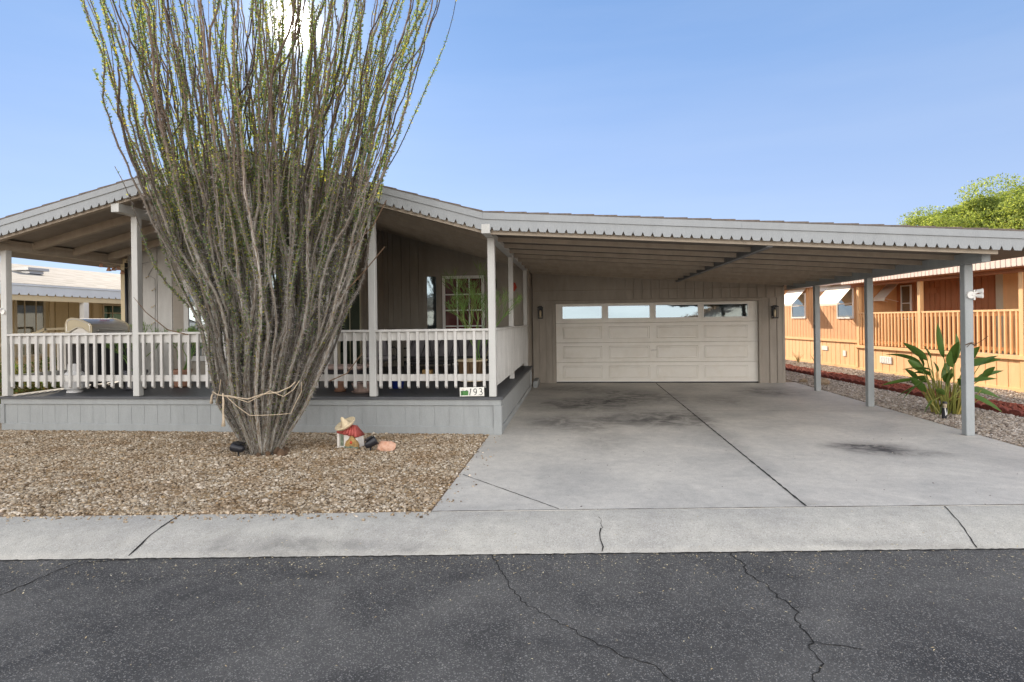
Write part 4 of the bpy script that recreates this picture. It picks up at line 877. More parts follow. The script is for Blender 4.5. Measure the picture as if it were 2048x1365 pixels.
# ------------------------------------------------------------------ on the porch
def pencil_plant(base, h, spread, n, seed, label, name='pencil_cactus', group=None, pot=None, density=1.0):
    r = random.Random(seed); t = thing(name, label, 'plant', base, group); g = MB()
    def grow(p, d, l, rd, lv):
        q = p + d * l; mid = p + d * l * .5 + Vector((r.uniform(-1, 1), r.uniform(-1, 1), r.uniform(-.3, .5))) * l * .08
        g.tube([p, mid, q], [rd, rd * .9, rd * .78], 4)
        if lv <= 0: return
        for _ in range(r.choice((2, 3, 3, 4)) if lv < 5 else 2):
            nd = (d + Vector((r.uniform(-1, 1), r.uniform(-1, 1), r.uniform(-.25, .9))) * .62).normalized(); grow(q, nd, l * r.uniform(.55, .82), max(.0028, rd * .66), lv - 1)
    for i in range(n):
        a = r.random() * math.tau; d = Vector((math.cos(a) * spread, math.sin(a) * spread, 1)).normalized(); grow(Vector(base) + Vector((math.cos(a) * .05, math.sin(a) * .05, 0)), d, h * r.uniform(.26, .34), .012, 5)
    g.build('stems', 'pencil', t)
    return t
def pot(base, r, h, m, label, saucer=True, name='flower_pot'):
    t = thing(name, label, 'pot', base); g = MB(); g.lathe(base, [(r * .68, .02), (r * .95, h * .85), (r, h * .86), (r, h), (r * .88, h), (r * .86, h * .9), (.01, h * .9)], 22); g.build('body', m, t, smooth=False)
    if saucer: g = MB(); g.lathe(base, [(r * .8, 0.002), (r * 1.05, .03), (r * 1.0, .03), (r * .78, .012)], 22); g.build('saucer', m, t)
    return t
pot((-7.68, 9.35, .56), .19, .34, 'greypot', 'speckled grey pot behind the railing next to the gas grill')
pencil_plant((-7.70, 9.35, .88), .86, .5, 6, 31, 'bushy green pencil cactus in the speckled pot beside the gas grill')
pot((-7.10, 9.75, .56), .17, .32, 'terra', 'clay pot behind the railing right of the second porch post')
pencil_plant((-7.10, 9.75, .86), .90, .5, 6, 32, 'green pencil cactus against the pale wall right of the second porch post')
pot((-3.42, 8.95, .56), .17, .16, 'pinkpot', 'wide pinkish clay bowl with saucer behind the railing beside the ocotillo')
pot((-3.85, 9.1, .56), .10, .16, 'terra', 'small clay pot low behind the railing at the ocotillo edge')
pot((-2.98, 9.4, .56), .13, .2, 'bluepot', 'dark blue glazed pot behind the third visible porch post', saucer=False)
# wooden barrel planter with tall pencil cactus
bp_ = thing('barrel_planter', 'round wooden slatted planter on the porch behind the corner railing', 'planter', (-1.93, 10.6, .56))
g = MB(); c = Vector((-1.93, 10.6, .56))
for i in range(22):
    a = i * math.tau / 22; T = Matrix.Translation(c) @ Matrix.Rotation(a, 4, 'Z'); s_ = MB(T); s_.hexa([(.22, -.029, .05), (.24, -.029, .05), (.24, .029, .05), (.22, .029, .05), (.245, -.032, .38), (.265, -.032, .38), (.265, .032, .38), (.245, .032, .38)]); g.add(s_.v, s_.f)
g.build('slats', 'barrel', bp_)
g = MB(); g.lathe(c, [(.27, .38), (.285, .385), (.285, .41), (.21, .41), (.20, .36)], 28); g.lathe(c + Vector((0, 0, 0)), [(.225, 0.01), (.25, .02), (.25, .045), (.225, .05)], 28); g.build('rim', 'hat', bp_)
g = MB(); g.lathe(c, [(.01, .33), (.23, .345), (.01, .36)], 16); g.build('soil', 'trunk', bp_)
pencil_plant((-1.76, 10.5, .90), 1.85, .34, 8, 35, 'tall airy pencil cactus rising from the wooden planter before the entry door')
# sofa with black diagonal straps
sf = thing('outdoor_sofa', 'charcoal cushioned outdoor sofa with black metal frame on the porch', 'sofa', (-2.75, 12.2, .56))
for i in range(3):
    x = -3.62 + i * .62
    g = MB(); g.hexa([(x + .01, 12.05, .92), (x + .60, 12.05, .92), (x + .60, 12.19, .92), (x + .01, 12.19, .92), (x + .02, 12.22, 1.40), (x + .59, 12.22, 1.40), (x + .59, 12.34, 1.40), (x + .02, 12.34, 1.40)]); g.build('back_cushion', 'cushion', sf, bevel=.03)
    g = MB(); g.box(x + .005, x + .605, 12.06, 12.72, .86, .985); g.build('seat_cushion', 'cushion', sf, bevel=.03)
    g = MB()
    for s_ in (0, .3): g.bar((x + s_ + .03, 12.0, .94), (x + s_ + .15, 12.18, 1.38), .016, .03, (0, 1, 0)); g.bar((x + s_ + .27, 12.0, .94), (x + s_ + .15, 12.18, 1.38), .016, .03, (0, 1, 0))
    g.build('back_strut', 'black', sf)
g = MB(); g.bar((-3.66, 11.99, .93), (-1.74, 11.99, .93), .03, .04); g.bar((-3.66, 12.17, 1.40), (-1.74, 12.17, 1.40), .03, .03); g.box(-3.66, -1.74, 12.0, 12.75, .80, .85)
for x in (-3.66, -1.76):
    for y in (12.0, 12.72): g.box(x, x + .04, y, y + .04, .56, .84)
    g.bar((x + .02, 12.0, 1.12), (x + .02, 12.72, 1.12), .05, .03); g.bar((x + .02, 12.72, .84), (x + .02, 12.72, 1.12), .03, .03, (1, 0, 0))
g.build('frame', 'black', sf)
# metal chair
ch = thing('metal_chair', 'black wrought metal armchair with grey cushion left of the sofa', 'chair', (-3.95, 11.2, .56))
x, y = -3.95, 11.2
g = MB(); g.box(x - .25, x + .25, y - .02, y + .45, .92, 1.0); g.build('seat_cushion', 'cushion', ch, bevel=.025)
g = MB(); g.hexa([(x - .22, y - .02, 1.0), (x + .22, y - .02, 1.0), (x + .22, y + .05, 1.0), (x - .22, y + .05, 1.0), (x - .2, y - .12, 1.38), (x + .2, y - .12, 1.38), (x + .2, y - .05, 1.38), (x - .2, y - .05, 1.38)]); g.build('back_cushion', 'cushion', ch, bevel=.02)
g = MB()
for sx in (-.26, .26):
    g.tube([(x + sx, y - .08, .57), (x + sx, y - .05, .9), (x + sx, y - .12, 1.15), (x + sx * .8, y - .16, 1.42)], .011, 6); g.tube([(x + sx, y + .45, .57), (x + sx, y + .42, .92), (x + sx * 1.05, y + .38, 1.12), (x + sx * 1.05, y + .2, 1.18), (x + sx, y - .1, 1.15)], .011, 6)
g.tube([(x - .21, y - .16, 1.42), (x, y - .18, 1.48), (x + .21, y - .16, 1.42)], .011, 6); g.bar((x - .26, y + .2, .91), (x + .26, y + .2, .91), .5, .015); g.build('frame', 'black', ch)
# low table with a small wooden box
tb = thing('coffee_table', 'low dark patio table in front of the sofa', 'table', (-2.85, 11.1, .56))
g = MB(); g.box(-3.3, -2.45, 10.85, 11.35, .86, .885); g.build('table_top', 'black', tb, bevel=.006)
for (xx, yy) in ((-3.27, 10.88), (-2.5, 10.88), (-3.27, 11.3), (-2.5, 11.3)): g = MB(); g.box(xx, xx + .03, yy, yy + .03, .56, .86); g.build('leg', 'black', tb)
g = MB(); g.box(-2.98, -2.80, 10.95, 11.10, .59, .75); g2 = g; tag(g.build('wooden_crate', M['ochre'], bevel=.006), 'small orange wooden crate under the low patio table', 'crate')
# chaise
cz_ = thing('patio_chaise', 'low patio chaise with pale cushion just right of the ocotillo', 'chaise', (-4.1, 9.9, .56))
g = MB(); g.box(-4.6, -3.75, 9.7, 10.3, .86, .92); g.build('cushion', M['pinkpot'], cz_, bevel=.02)
g = MB(); g.box(-4.6, -3.73, 9.68, 10.32, .78, .855)
for xx in (-4.55, -3.8):
    for yy in (9.72, 10.24): g.box(xx, xx + .04, yy, yy + .04, .56, .78)
g.build('frame', 'black', cz_)

# gas grill, end towards the street
gr = thing('gas_grill', 'stainless gas grill with curved hood behind the left porch railing', 'grill', (-8.72, 9.95, .56))
ya, yb = 9.42, 10.30; XB, XF = -9.08, -8.58
prof = [(XB + .0, 1.54), (XB + .0, 1.70), (XB + .03, 1.785), (XB + .10, 1.82), (XB + .22, 1.81), (XB + .34, 1.77), (XF - .04, 1.72), (XF, 1.66), (XF, 1.54)]
g = MB(); n = len(prof); vs = [(x, y, z) for y in (ya + .02, yb - .02) for x, z in prof]; g.add(vs, [tuple(range(n)), tuple(reversed(range(n, 2 * n)))] + [(i, i + n, (i + 1) % n + n, (i + 1) % n) for i in range(n)]); hd = g.build('hood', 'silver', gr, bevel=.008)
cap = [(XB - .015, 1.56), (XB - .015, 1.72), (XB + .015, 1.80), (XB + .10, 1.835), (XB + .23, 1.825), (XB + .35, 1.785), (XF - .02, 1.725), (XF + .015, 1.68), (XF + .015, 1.56), (XF - .06, 1.565), (XF - .16, 1.635), (XB + .22, 1.65), (XB + .12, 1.60), (XB + .06, 1.56)]
for y in (ya, yb - .02):
    g = MB(); g.prism(cap, y, y + .022); ec = g.build('end_cap', 'beigemetal', hd)
    if y == ya:
        g = MB(); cc_ = Vector((XB + .24, 0, 1.70)); L_ = [Vector((a_, ya - .004, b_)) * 1.0 for a_, b_ in cap]; L_ = [Vector((cc_.x + (p.x - cc_.x) * .86, p.y, cc_.z + (p.z - cc_.z) * .80)) for p in L_]; g.tube(L_ + [L_[0]], .006, 5); g.build('rim', 'silver', ec)
g = MB(); g.tube([(XF + .05, ya + .1, 1.60), (XF + .05, yb - .1, 1.60)], .012, 8); g.tube([(XF, ya + .12, 1.60), (XF + .05, ya + .12, 1.60)], .008, 6); g.tube([(XF, yb - .12, 1.60), (XF + .05, yb - .12, 1.60)], .008, 6); g.build('handle', 'silver', hd)
g = MB(frameT((XF - .17, 9.90, 1.775)) @ Matrix.Rotation(R(15), 4, 'Y') ); 
for i in range(7): g.box(-.012 - (i % 2) * .008, .012 + ((i + 1) % 2) * .01, -.10 + i * .03, -.078 + i * .03, .012, .016)
g.build('badge', 'red', hd)
g = MB(); g.box(XB, XF, ya + .03, yb - .03, 1.36, 1.538); g.box(XF - .02, XF + .05, ya + .03, yb - .03, 1.34, 1.45); g.build('firebox', 'black', gr, bevel=.008)
g = MB(); g.box(XB, XF, ya + .04, yb - .04, .64, 1.35); g.build('cabinet', 'blackp', gr, bevel=.006)
for y in (ya - .32, yb): g = MB(); g.box(XB + .03, XF - .02, y + .01, y + .31, 1.40, 1.44); g.build('side_shelf', 'black', gr, bevel=.008)
for i in range(4): g = MB(); g.tube([(XF + .05, ya + .15 + i * .19, 1.39), (XF + .08, ya + .15 + i * .19, 1.39)], .02, 10); g.build('knob', 'silver', gr)
for (x, y) in ((XB + .05, ya + .08), (XF - .06, ya + .08), (XB + .05, yb - .08), (XF - .06, yb - .08)):
    g = MB(); g.tube([(x - .015, y, .60), (x + .015, y, .60)], .038, 12); g.build('wheel', 'black', gr)
def tank(x, y, label, s=1.0):
    t = thing('propane_tank', label, 'gas tank', (x, y, .56)); c = (x, y, .56); r = .155 * s
    g = MB(); g.lathe(c, [(r * .75, .0), (r * .75, .03), (r * .6, .03), (r * .95, .07), (r, .11), (r, .27), (r * .93, .32), (r * .6, .36), (.03, .375)], 20); g.build('body', 'tank', t, smooth=False)
    g = MB(); 
    for a0 in (20, 200):
        P = [(x + .095 * math.cos(R(a0 + k * 14)), y + .095 * math.sin(R(a0 + k * 14))) for k in range(11)]
        for a, b in zip(P, P[1:]): g.hexa([(a[0], a[1], .92), (b[0], b[1], .92), (b[0] * .995 + x * .005, b[1] * .995 + y * .005, .92), (a[0] * .995 + x * .005, a[1] * .995 + y * .005, .92), (a[0], a[1], 1.04), (b[0], b[1], 1.04), (b[0] * .995 + x * .005, b[1] * .995 + y * .005, 1.04), (a[0] * .995 + x * .005, a[1] * .995 + y * .005, 1.04)])
    g.build('collar', 'tank', t)
    g = MB(); g.tube([(x, y, .93), (x, y, 1.0)], .018, 8); g.tube([(x - .03, y, 1.0), (x + .03, y, 1.0)], .012, 8); g.build('valve', 'black', t); return t
tank(-8.50, 8.98, 'white propane tank on the deck right before the grill, in the railing shadow')
g = MB(); g.tube([(-8.50, 8.98, .99), (-8.40, 9.1, 1.25), (-8.42, 9.3, 1.38)], .01, 6); tag(g.build('gas_hose', 'black', smooth=True), 'black hose from the propane tank up to the grill', 'hose')

# string lights on the pale wall, bell ornaments on the beam
sl_ = thing('string_lights', 'thin string of clear bulbs running down the pale wall beside the second post', 'string lights', (-8.5, 10.86, 2.9))
wpts = [(-9.05, 10.80, 2.98), (-8.75, 10.84, 2.93), (-8.42, 10.87, 2.99), (-8.62, 10.88, 2.7), (-8.48, 10.88, 2.62), (-8.47, 10.88, 2.2), (-8.49, 10.88, 1.8), (-8.48, 10.88, 1.45)]
g = MB(); g.tube(wpts, .004, 5); g.build('wire', 'black', sl_)
for p in ((-8.75, 10.83, 2.90), (-8.42, 10.86, 2.95), (-8.60, 10.86, 2.68), (-8.47, 10.86, 2.42), (-8.48, 10.86, 2.08), (-8.49, 10.86, 1.74)):
    g = MB(); g.tube([p, (p[0] - .02, p[1] - .01, p[2] - .02)], .011, 7); g.ball((p[0] - .045, p[1] - .02, p[2] - .035), .017, 1); g.build('bulb', 'bulb', sl_, smooth=True)
bl = thing('bell_garland', 'small garland of copper bells hanging at the left end of the porch beam', 'garland', (-9.1, 10.6, 2.95))
r = random.Random(3); g = MB(); g.tube([(-9.10, 10.2, 2.93), (-9.08, 10.4, 2.86), (-9.05, 10.6, 2.90), (-9.0, 10.75, 2.84), (-8.92, 10.8, 2.9)], .004, 5); g.build('cord', 'rope', bl)
for (y, z) in ((10.2, 2.86), (10.38, 2.80), (10.5, 2.82), (10.62, 2.84), (10.72, 2.77)):
    g = MB(); g.lathe((-9.06, y, z - .05), [(.045, 0), (.035, .03), (.022, .06), (.008, .075)], 10); g.build('bell', 'pinkrock', bl, smooth=True)
# red plaque on the entry wall, camera on the carport post, clamp and wire
g = MB(T1); g.prism([(-1.68, 2.50), (-1.62, 2.41), (-1.52, 2.41), (-1.46, 2.50), (-1.50, 2.62), (-1.64, 2.62)], -.03, -.001); tag(g.build('wall_plaque', 'red', bevel=.005), 'small red plaque on the wall between the two far railing posts', 'plaque')
sc = thing('security_light', 'white twin-head security light fixed to the front carport post', 'security light', (5.45, 8.70, 1.95))
g = MB(); g.box(5.44, 5.46, 8.64, 8.76, 1.88, 2.02); g.tube([(5.41, 8.674, 1.95), (5.41, 8.645, 1.95)], .05, 14); g.build('base', 'white', sc)
for dz in (.05, -.015):
    g = MB(); g.tube([(5.42, 8.65, 1.95), (5.50, 8.63, 1.95 + dz), ], .014, 8); g.tube([(5.48, 8.65, 1.95 + dz), (5.53, 8.60, 1.95 + dz)], [.022, .036], 12); g.build('lamp_head', 'white', sc, smooth=False)
g = MB(); g.tube([(5.36, 8.67, 1.23), (5.42, 8.66, 1.30), (5.47, 8.66, 1.27), (5.47, 8.72, 1.25), (5.52, 8.66, 1.30), (5.60, 8.62, 1.38)], .004, 5); g.tube([(5.34, 8.668, 1.26), (5.40, 8.662, 1.29), (5.46, 8.668, 1.26), (5.48, 8.7, 1.24)], .006, 5); tag(g.build('wire_twist', 'trunk'), 'twisted grey wire wound round the front carport post', 'wire')
sc2 = thing('security_light', 'white security light on the leftmost porch post, cut by the frame', 'security light', (-9.28, 8.43, 1.95))
g = MB(); g.tube([(-9.22, 8.43, 1.93), (-9.22, 8.40, 1.93)], .04, 12); g.build('base', 'white', sc2); g = MB(); g.tube([(-9.24, 8.40, 1.96), (-9.38, 8.34, 2.0)], [.03, .035], 10); g.build('lamp_head', 'white', sc2)
bo = thing('path_light', 'short black bollard path light beside the bird of paradise', 'path light', (5.86, 10.05, 0))
x, y = 5.86, 10.05
g = MB(); g.tube([(x, y, 0), (x + .01, y, .19)], .036, 14); g.build('body', 'blackp', bo, smooth=False)
g = MB(); g.tube([(x + .01, y, .19), (x + .013, y, .25)], .028, 14); g.build('lens', 'bulb', bo); g = MB(); g.tube([(x + .013, y, .25), (x + .015, y, .285)], [.038, .030], 14); g.build('cap', 'blackp', bo)
g = MB(); g.tube([(x + .0, y, .205), (x + .0, y, .212)], .034, 14); g.tube([(x + .0, y, .228), (x, y, .234)], .034, 14); g.build('ring', 'blackp', bo)
g = MB(); g.add([(x + .0, y - .0375, .06), (x + .030, y - .030, .09), (x + .026, y - .031, .185), (x - .012, y - .0365, .185)], [(0, 1, 2, 3)]); g.build('sticker', 'white', bo)

# ------------------------------------------------------------------ bird of paradise
bpz = thing('bird_of_paradise', 'bird of paradise clump with broad dark leaves beside the front carport post', 'plant', (6.22, 10.6, 0))
def blade(g, a, b, wd, curl=.25, fold=.35, n=8, twist=0.0):
    a = Vector(a); b = Vector(b); d = b - a; L = d.length; d.normalize(); side = d.cross(Vector((0, 0, 1)))
    side = (side.normalized() if side.length > .05 else Vector((1, 0, 0))); side = (Matrix.Rotation(twist, 4, d) @ side); up = side.cross(d)
    vs = []
    for i in range(n + 1):
        t = i / n; p = a + d * L * t - Vector((0, 0, 1)) * curl * L * t * t + up * 0; w_ = wd * (math.sin(math.pi * min(1, t ** .75 * .97 + .02)) ** .8) * .5
        vs += [p - side * w_ + up * fold * w_, p - Vector((0, 0, .002)), p + side * w_ + up * fold * w_]
    g.add(vs, [f for i in range(n) for f in ((3 * i, 3 * i + 1, 3 * i + 4, 3 * i + 3), (3 * i + 1, 3 * i + 2, 3 * i + 5, 3 * i + 4))])
LV = [  # (root dx, blade start (x,z), blade end (x,z), width, dy, twist)
    ((5.86, .84), (5.32, 1.16), .14, .1, .6), ((5.90, .76), (5.36, .86), .08, -.1, .3), ((5.80, .60), (5.30, .42), .11, -.15, .6), ((5.78, .58), (5.24, .52), .08, .1, .9), ((5.98, .90), (5.66, 1.24), .14, .15, 1.0), ((5.95, .66), (5.62, .80), .13, .0, .8), ((5.9, .50), (5.5, .36), .10, .1, .5),
    ((6.16, .95), (6.04, 1.60), .12, 0, 1.3), ((6.25, .80), (6.10, 1.20), .20, -.1, 1.35), ((6.28, .85), (6.30, 1.28), .20, -.05, 1.5), ((6.40, .9), (6.45, 1.50), .17, .1, 1.2), ((6.45, .85), (6.55, 1.28), .15, -.1, 1.4),
    ((6.42, .80), (6.86, 1.02), .17, -.1, .8), ((6.45, .55), (6.80, .66), .12, -.1, .7), ((6.5, .42), (7.0, .42), .13, .0, .9), ((6.45, .35), (6.80, .18), .12, -.15, .6), ((6.75, .62), (6.85, .86), .12, -.05, 1.2),
    ((6.68, .62), (7.05, .78), .08, 0, .9), ((6.1, .5), (6.0, .9), .16, -.2, 1.2), ((6.3, .45), (6.22, .85), .17, -.22, 1.3), ((6.2, .6), (6.4, .95), .15, .15, 1.1), ((6.05, .35), (5.75, .55), .10, -.2, .9), ((6.5, .3), (6.7, .55), .12, .1, 1.1)]
rb_ = random.Random(12)
for i, ((bx, bz), (ex, ez), wd, dy, tw) in enumerate(LV):
    rx = 6.22 + rb_.uniform(-.16, .18); ry = 10.6 + rb_.uniform(-.12, .12)
    a = Vector((bx, 10.55 + dy, bz)); b = Vector((ex, 10.5 + dy * 2.2, ez)); g = MB(); mid = Vector((rx * .5 + bx * .5 + (bx - 6.22) * -.12, (ry + a.y) / 2, bz * .58))
    g.tube([(rx, ry, -.01), mid, a], [.013, .010, .007], 6); s_ = g.build('stalk', 'bopstem', bpz, smooth=True)
    g = MB(); blade(g, a, b, wd * .95, curl=rb_.uniform(.05, .35), fold=.45, twist=tw + rb_.uniform(-.2, .2)); g.build('leaf', 'bopleaf', s_, smooth=True)
for i in range(16):
    a_ = rb_.random() * math.tau; rx = 6.22 + .15 * math.cos(a_); ry = 10.6 + .13 * math.sin(a_); hh = rb_.uniform(.35, .95); sp_ = rb_.uniform(.10, .34)
    a = Vector((rx + sp_ * math.cos(a_), ry + sp_ * math.sin(a_) * .8, hh)); b = a + Vector((math.cos(a_) * rb_.uniform(.1, .3), math.sin(a_) * .15, rb_.uniform(.05, .36)))
    g = MB(); g.tube([(rx, ry, -.01), ((rx + a.x) / 2 - .02, (ry + a.y) / 2, hh * .6), a], [.012, .009, .006], 6); s_ = g.build('stalk', 'bopstem', bpz, smooth=True)
    g = MB(); blade(g, a, b, rb_.uniform(.09, .15), curl=rb_.uniform(.05, .3), fold=.45, twist=rb_.uniform(.2, 1.6)); g.build('leaf', 'bopleaf', s_, smooth=True)
g = MB()
for i in range(46):
    rx = 6.22 + rb_.uniform(-.22, .24); ry = 10.6 + rb_.uniform(-.18, .18); l = rb_.uniform(.25, .75); dx = (rx - 6.22) * 1.1 + rb_.uniform(-.08, .08); g.tube([(rx, ry, -.01), (rx + dx * .4, ry - .02, l * .5), (rx + dx, ry - .05, l)], [.014, .010, .004], 5)
g.build('stalk_tuft', 'bopstem', bpz)
for (a, b) in (((5.78, 10.2, .28), (5.62, 10.15, .10)), ((5.92, 10.15, .24), (5.82, 10.1, .04))):
    g = MB(); g.tube([(6.15, 10.5, .1), (6.0, 10.35, .33), a], .006, 5); s_ = g.build('stalk', 'bopstem', bpz); g = MB(); blade(g, a, b, .11, curl=.05, twist=.9); g.build('leaf', 'bopleaf', s_, smooth=True)
# weeds by the orange home's skirting
for (s0, nm) in ((0, 'dry weed at the foot of the orange skirting near the far window'), (1, 'second smaller dry weed at the foot of the orange skirting')):
    g = MB(); r = random.Random(50 + s0); bx, by = (7.95, 22.0) if s0 == 0 else (8.15, 21.0)
    for i in range(9): a = r.random() * math.tau; g.tube([(bx, by, 0), (bx + .08 * math.cos(a), by + .08 * math.sin(a), .2), (bx + .2 * math.cos(a), by + .2 * math.sin(a), .3 + .12 * r.random())], [.01, .008, .003], 4)
    tag(g.build('weed', 'bopstem'), nm, 'weed')

# ------------------------------------------------------------------ orange home on the right
oa = math.atan2(.131, .9914)
oh = thing('mobile_home', 'orange stained mobile home with white awnings and long railed porch on the right', 'house', (9.42, 13.56, 0))
# local frame: x runs along the wall away from the street, y into the home (so its outer face looks at -y)
def OT(off=0.0): return frameT((9.42, 13.56, 0), oa + R(90)) @ Matrix.Scale(-1, 4, (0, 1, 0)) @ Matrix.Translation((0, off, 0))
TO = OT(0); TF = OT(.10); TI = OT(1.25)
vboards(-4.2, 5.65, .05, .70, TO, oh, 'oskirt', sp=.30, name='skirting'); vboards(5.68, 13, .05, .84, TF, oh, 'oskirt', sp=.26, name='skirting')
vboards(5.68, 13, .92, 2.80, TF, oh, 'orange', sp=.2)
g = MB(OT(1.4)); g.box(-4, 13, 0, 5, 0, 2.95); g.build('body', 'orange', oh)
g = MB(TO); g.box(-4.2, 5.70, -.02, .03, .0, .08); g.box(-4.2, 5.70, -.05, .06, .70, .78); g.box(5.70, 13, .07, .14, .0, .10); g.box(5.66, 13, .06, .12, .84, .92); g.box(5.60, 5.68, -.02, .12, .05, .70); g.box(-.14, -.04, -.02, .06, .08, .70); g.build('trim', 'orange2', oh)
g = MB(TO); g.box(-4.2, 5.65, .06, 1.25, .64, .715); g.build('porch_floor', 'cream', oh)
vboards(-4, 5.65, .715, 2.85, TI, oh, 'oshade', sp=.2)
g = MB(OT(0)); g.box(5.62, 5.68, .1, 1.25, .715, 2.8); g.build('end_wall', 'orange', oh)
for s_ in (-.05, 2.97, 5.60):
    g = MB(TO); g.box(s_ - .055, s_ + .055, .0, .10, .70, 2.68); g.build('porch_post', 'orange2', oh, bevel=.005)
g = MB(TO); g.box(-.45, -.1, .02, .12, .78, 2.7); g.build('corner_wall', 'oshade', oh)
# roof with corrugated fascia
g = MB(OT(-.32)); g.box(-4.2, 5.9, .03, 1.8, 2.66, 2.72); g.box(-4.2, 5.9, .3, .45, 2.58, 2.66); g.build('porch_soffit', 'oshade', oh)
g = MB(OT(-.32)); n = 0; x = -4.2
while x < 5.9: g.box(x, x + .10, 0, .02, 2.68, 2.93); g.box(x + .10, x + .13, .006, .02, 2.70, 2.93); x += .13
g.build('fascia', 'pink', oh)
g = MB(OT(-.30)); g.hexa([(-4.2, 0, 2.93), (13, 0, 2.93), (13, 4.6, 3.35), (-4.2, 4.6, 3.35), (-4.2, 0, 2.97), (13, 0, 2.97), (13, 4.6, 3.40), (-4.2, 4.6, 3.40)]); g.build('roof', 'pink', oh)
g = MB(OT(-.1)); g.box(5.9, 13, 0, .03, 2.72, 2.93); g.build('fascia', 'pink', oh)
def awning(s0, s1, z0, z1, T, out=.55):
    g = MB(T); n = 9
    for i in range(n):
        t0, t1 = i / n, (i + .92) / n
        g.hexa([(s0, -out * t0, z1 + (z0 - z1) * t0), (s1, -out * t0, z1 + (z0 - z1) * t0), (s1, -out * t1, z1 + (z0 - z1) * t1 - .012), (s0, -out * t1, z1 + (z0 - z1) * t1 - .012),
                (s0, -out * t0, z1 + (z0 - z1) * t0 + .012), (s1, -out * t0, z1 + (z0 - z1) * t0 + .012), (s1, -out * t1, z1 + (z0 - z1) * t1), (s0, -out * t1, z1 + (z0 - z1) * t1)])
    g.box(s0, s1, -out - .01, -out + .01, z0 - .07, z0)
    a = g.build('awning', 'awning', oh)
    g = MB(T)
    for s_ in (s0 + .03, s1 - .03): g.bar((s_, -.01, z0 - .1), (s_, -out + .02, z0), .012, .012)
    g.build('awning_arm', 'awning', a)
def owin(s0, s1, z0, z1, T): window(oh, s0, s1, z0, z1, T, 'white', 'glass', fr=.05, rows=((z0 + z1) / 2,))
owin(8.85, 9.85, 1.62, 2.55, TF); awning(8.75, 10.0, 2.15, 2.75, TF)
owin(5.95, 6.85, 1.60, 2.58, TF); awning(5.9, 7.3, 2.10, 2.70, TF)
owin(5.05, 5.50, 1.55, 2.5, TI) if False else window(oh, 4.95, 5.40, 1.55, 2.60, OT(1.24), 'white', 'glass', fr=.04, rows=(2.05,))
awning(5.0, 5.55, 2.2, 2.66, OT(.9), out=.45)
g = MB(TF); g.box(7.25, 7.95, -.012, .0, 2.55, 2.78); g.build('window_high', 'white', oh)
g = MB(TF); g.box(7.45, 7.80, -.02, .0, .52, .66); g.build('vent_cover', 'white', oh)
g = MB(TF); g.box(6.4, 6.55, -.02, .0, .38, .56); g.build('outlet_box', 'white', oh)
g = MB(TO); g.box(4.05, 4.55, -.02, .0, .30, .50); 
for k_ in range(5): g.box(4.06 + k_ * .1, 4.13 + k_ * .1, -.026, -.02, .32, .48)
g.build('vent_cover', 'white', oh)
g = MB(TI); g.box(3.9, 4.25, -.03, .0, 2.3, 2.45); g.build('grille', 'oshade', oh)
g = MB(TI); g.box(.55, 1.75, -.04, .0, .73, 2.72); d_ = g.build('door', 'orange2', oh)
g = MB(TI)
for zz in (2.2, 1.5, .85):
    for s_ in (.68, 1.2): g.box(s_, s_ + .42, -.048, -.04, zz, zz + (.30 if zz > 2 else .58))
g.build('door_panel', 'orange2', d_, bevel=.006)
g = MB(TI); g.box(1.75, 1.95, -.05, .0, .73, 2.75); g.build('door_frame', 'cream', d_)
# its railing
orl = thing('porch_railing', 'sunlit orange wooden railing with square pickets along the neighbour porch', 'railing', (9.05, 16.3, .72))
for a, b in ((.005, 2.915), (3.025, 5.545)):
    g = MB(TO); g.box(a, b, .01, .10, 1.74, 1.785); g.build('top_rail', 'orange2', orl); g = MB(TO); g.box(a, b, .055, .09, 1.64, 1.74); g.build('rail_board', 'orange2', orl); g = MB(TO); g.box(a, b, .055, .09, .86, .94); g.build('bottom_rail', 'orange2', orl)
    n = round((b - a) / .142); f0 = None
    for i in range(n):
        s_ = a + (b - a) * (i + .5) / n
        if f0 is None: g = MB(TO); g.box(s_ - .02, s_ + .02, .012, .052, .80, 1.738); f0 = g.build('picket', 'orange2', orl); w0 = TO @ Vector((s_, 0, 0))
        else: w1 = TO @ Vector((s_, 0, 0)); inst(f0, (w1.x - w0.x, w1.y - w0.y, 0), orl)

# ------------------------------------------------------------------ beige home on the left
nh = thing('mobile_home', 'beige mobile home with pale shingle roof and scalloped eave on the left', 'house', (-13.5, 15, 0))
TN = frameT((-13.4, 0, 0), R(90))       # local x = +Y, outward (-y) = +X
vboards(6, 26, 0, 2.45, TN, nh, 'nbwall', sp=.4)
g = MB(); g.hexa([(-11.95, 4, 2.585), (-11.95, 26, 2.585), (-16.6, 26, 3.52), (-16.6, 4, 3.52), (-11.95, 4, 2.63), (-11.95, 26, 2.63), (-16.6, 26, 3.57), (-16.6, 4, 3.57)]); g.build('roof', 'paleshingle', nh)
g = MB(); g.hexa([(-16.6, 4, 3.52), (-16.6, 26, 3.52), (-21.2, 26, 2.585), (-21.2, 4, 2.585), (-16.6, 4, 3.57), (-16.6, 26, 3.57), (-21.2, 26, 2.63), (-21.2, 4, 2.63)]); g.build('roof', 'paleshingle', nh)
g = MB(); g.box(-21, -13.45, 4.3, 25.7, 0, 2.6); g.build('body', 'nbwall', nh)
zf = lambda x: 2.63
fascia(nh, [(4, 26)], Y=0, up=.05, low=.20, m='nbfascia', zf=zf, notch=.22, T=frameT((-11.95, 0, 0), R(90)), nd=.05, nw=.03)
g = MB(); g.box(-12.06, -11.97, 4, 26, 2.26, 2.38); g.build('eave_beam', 'nbtrim', nh)
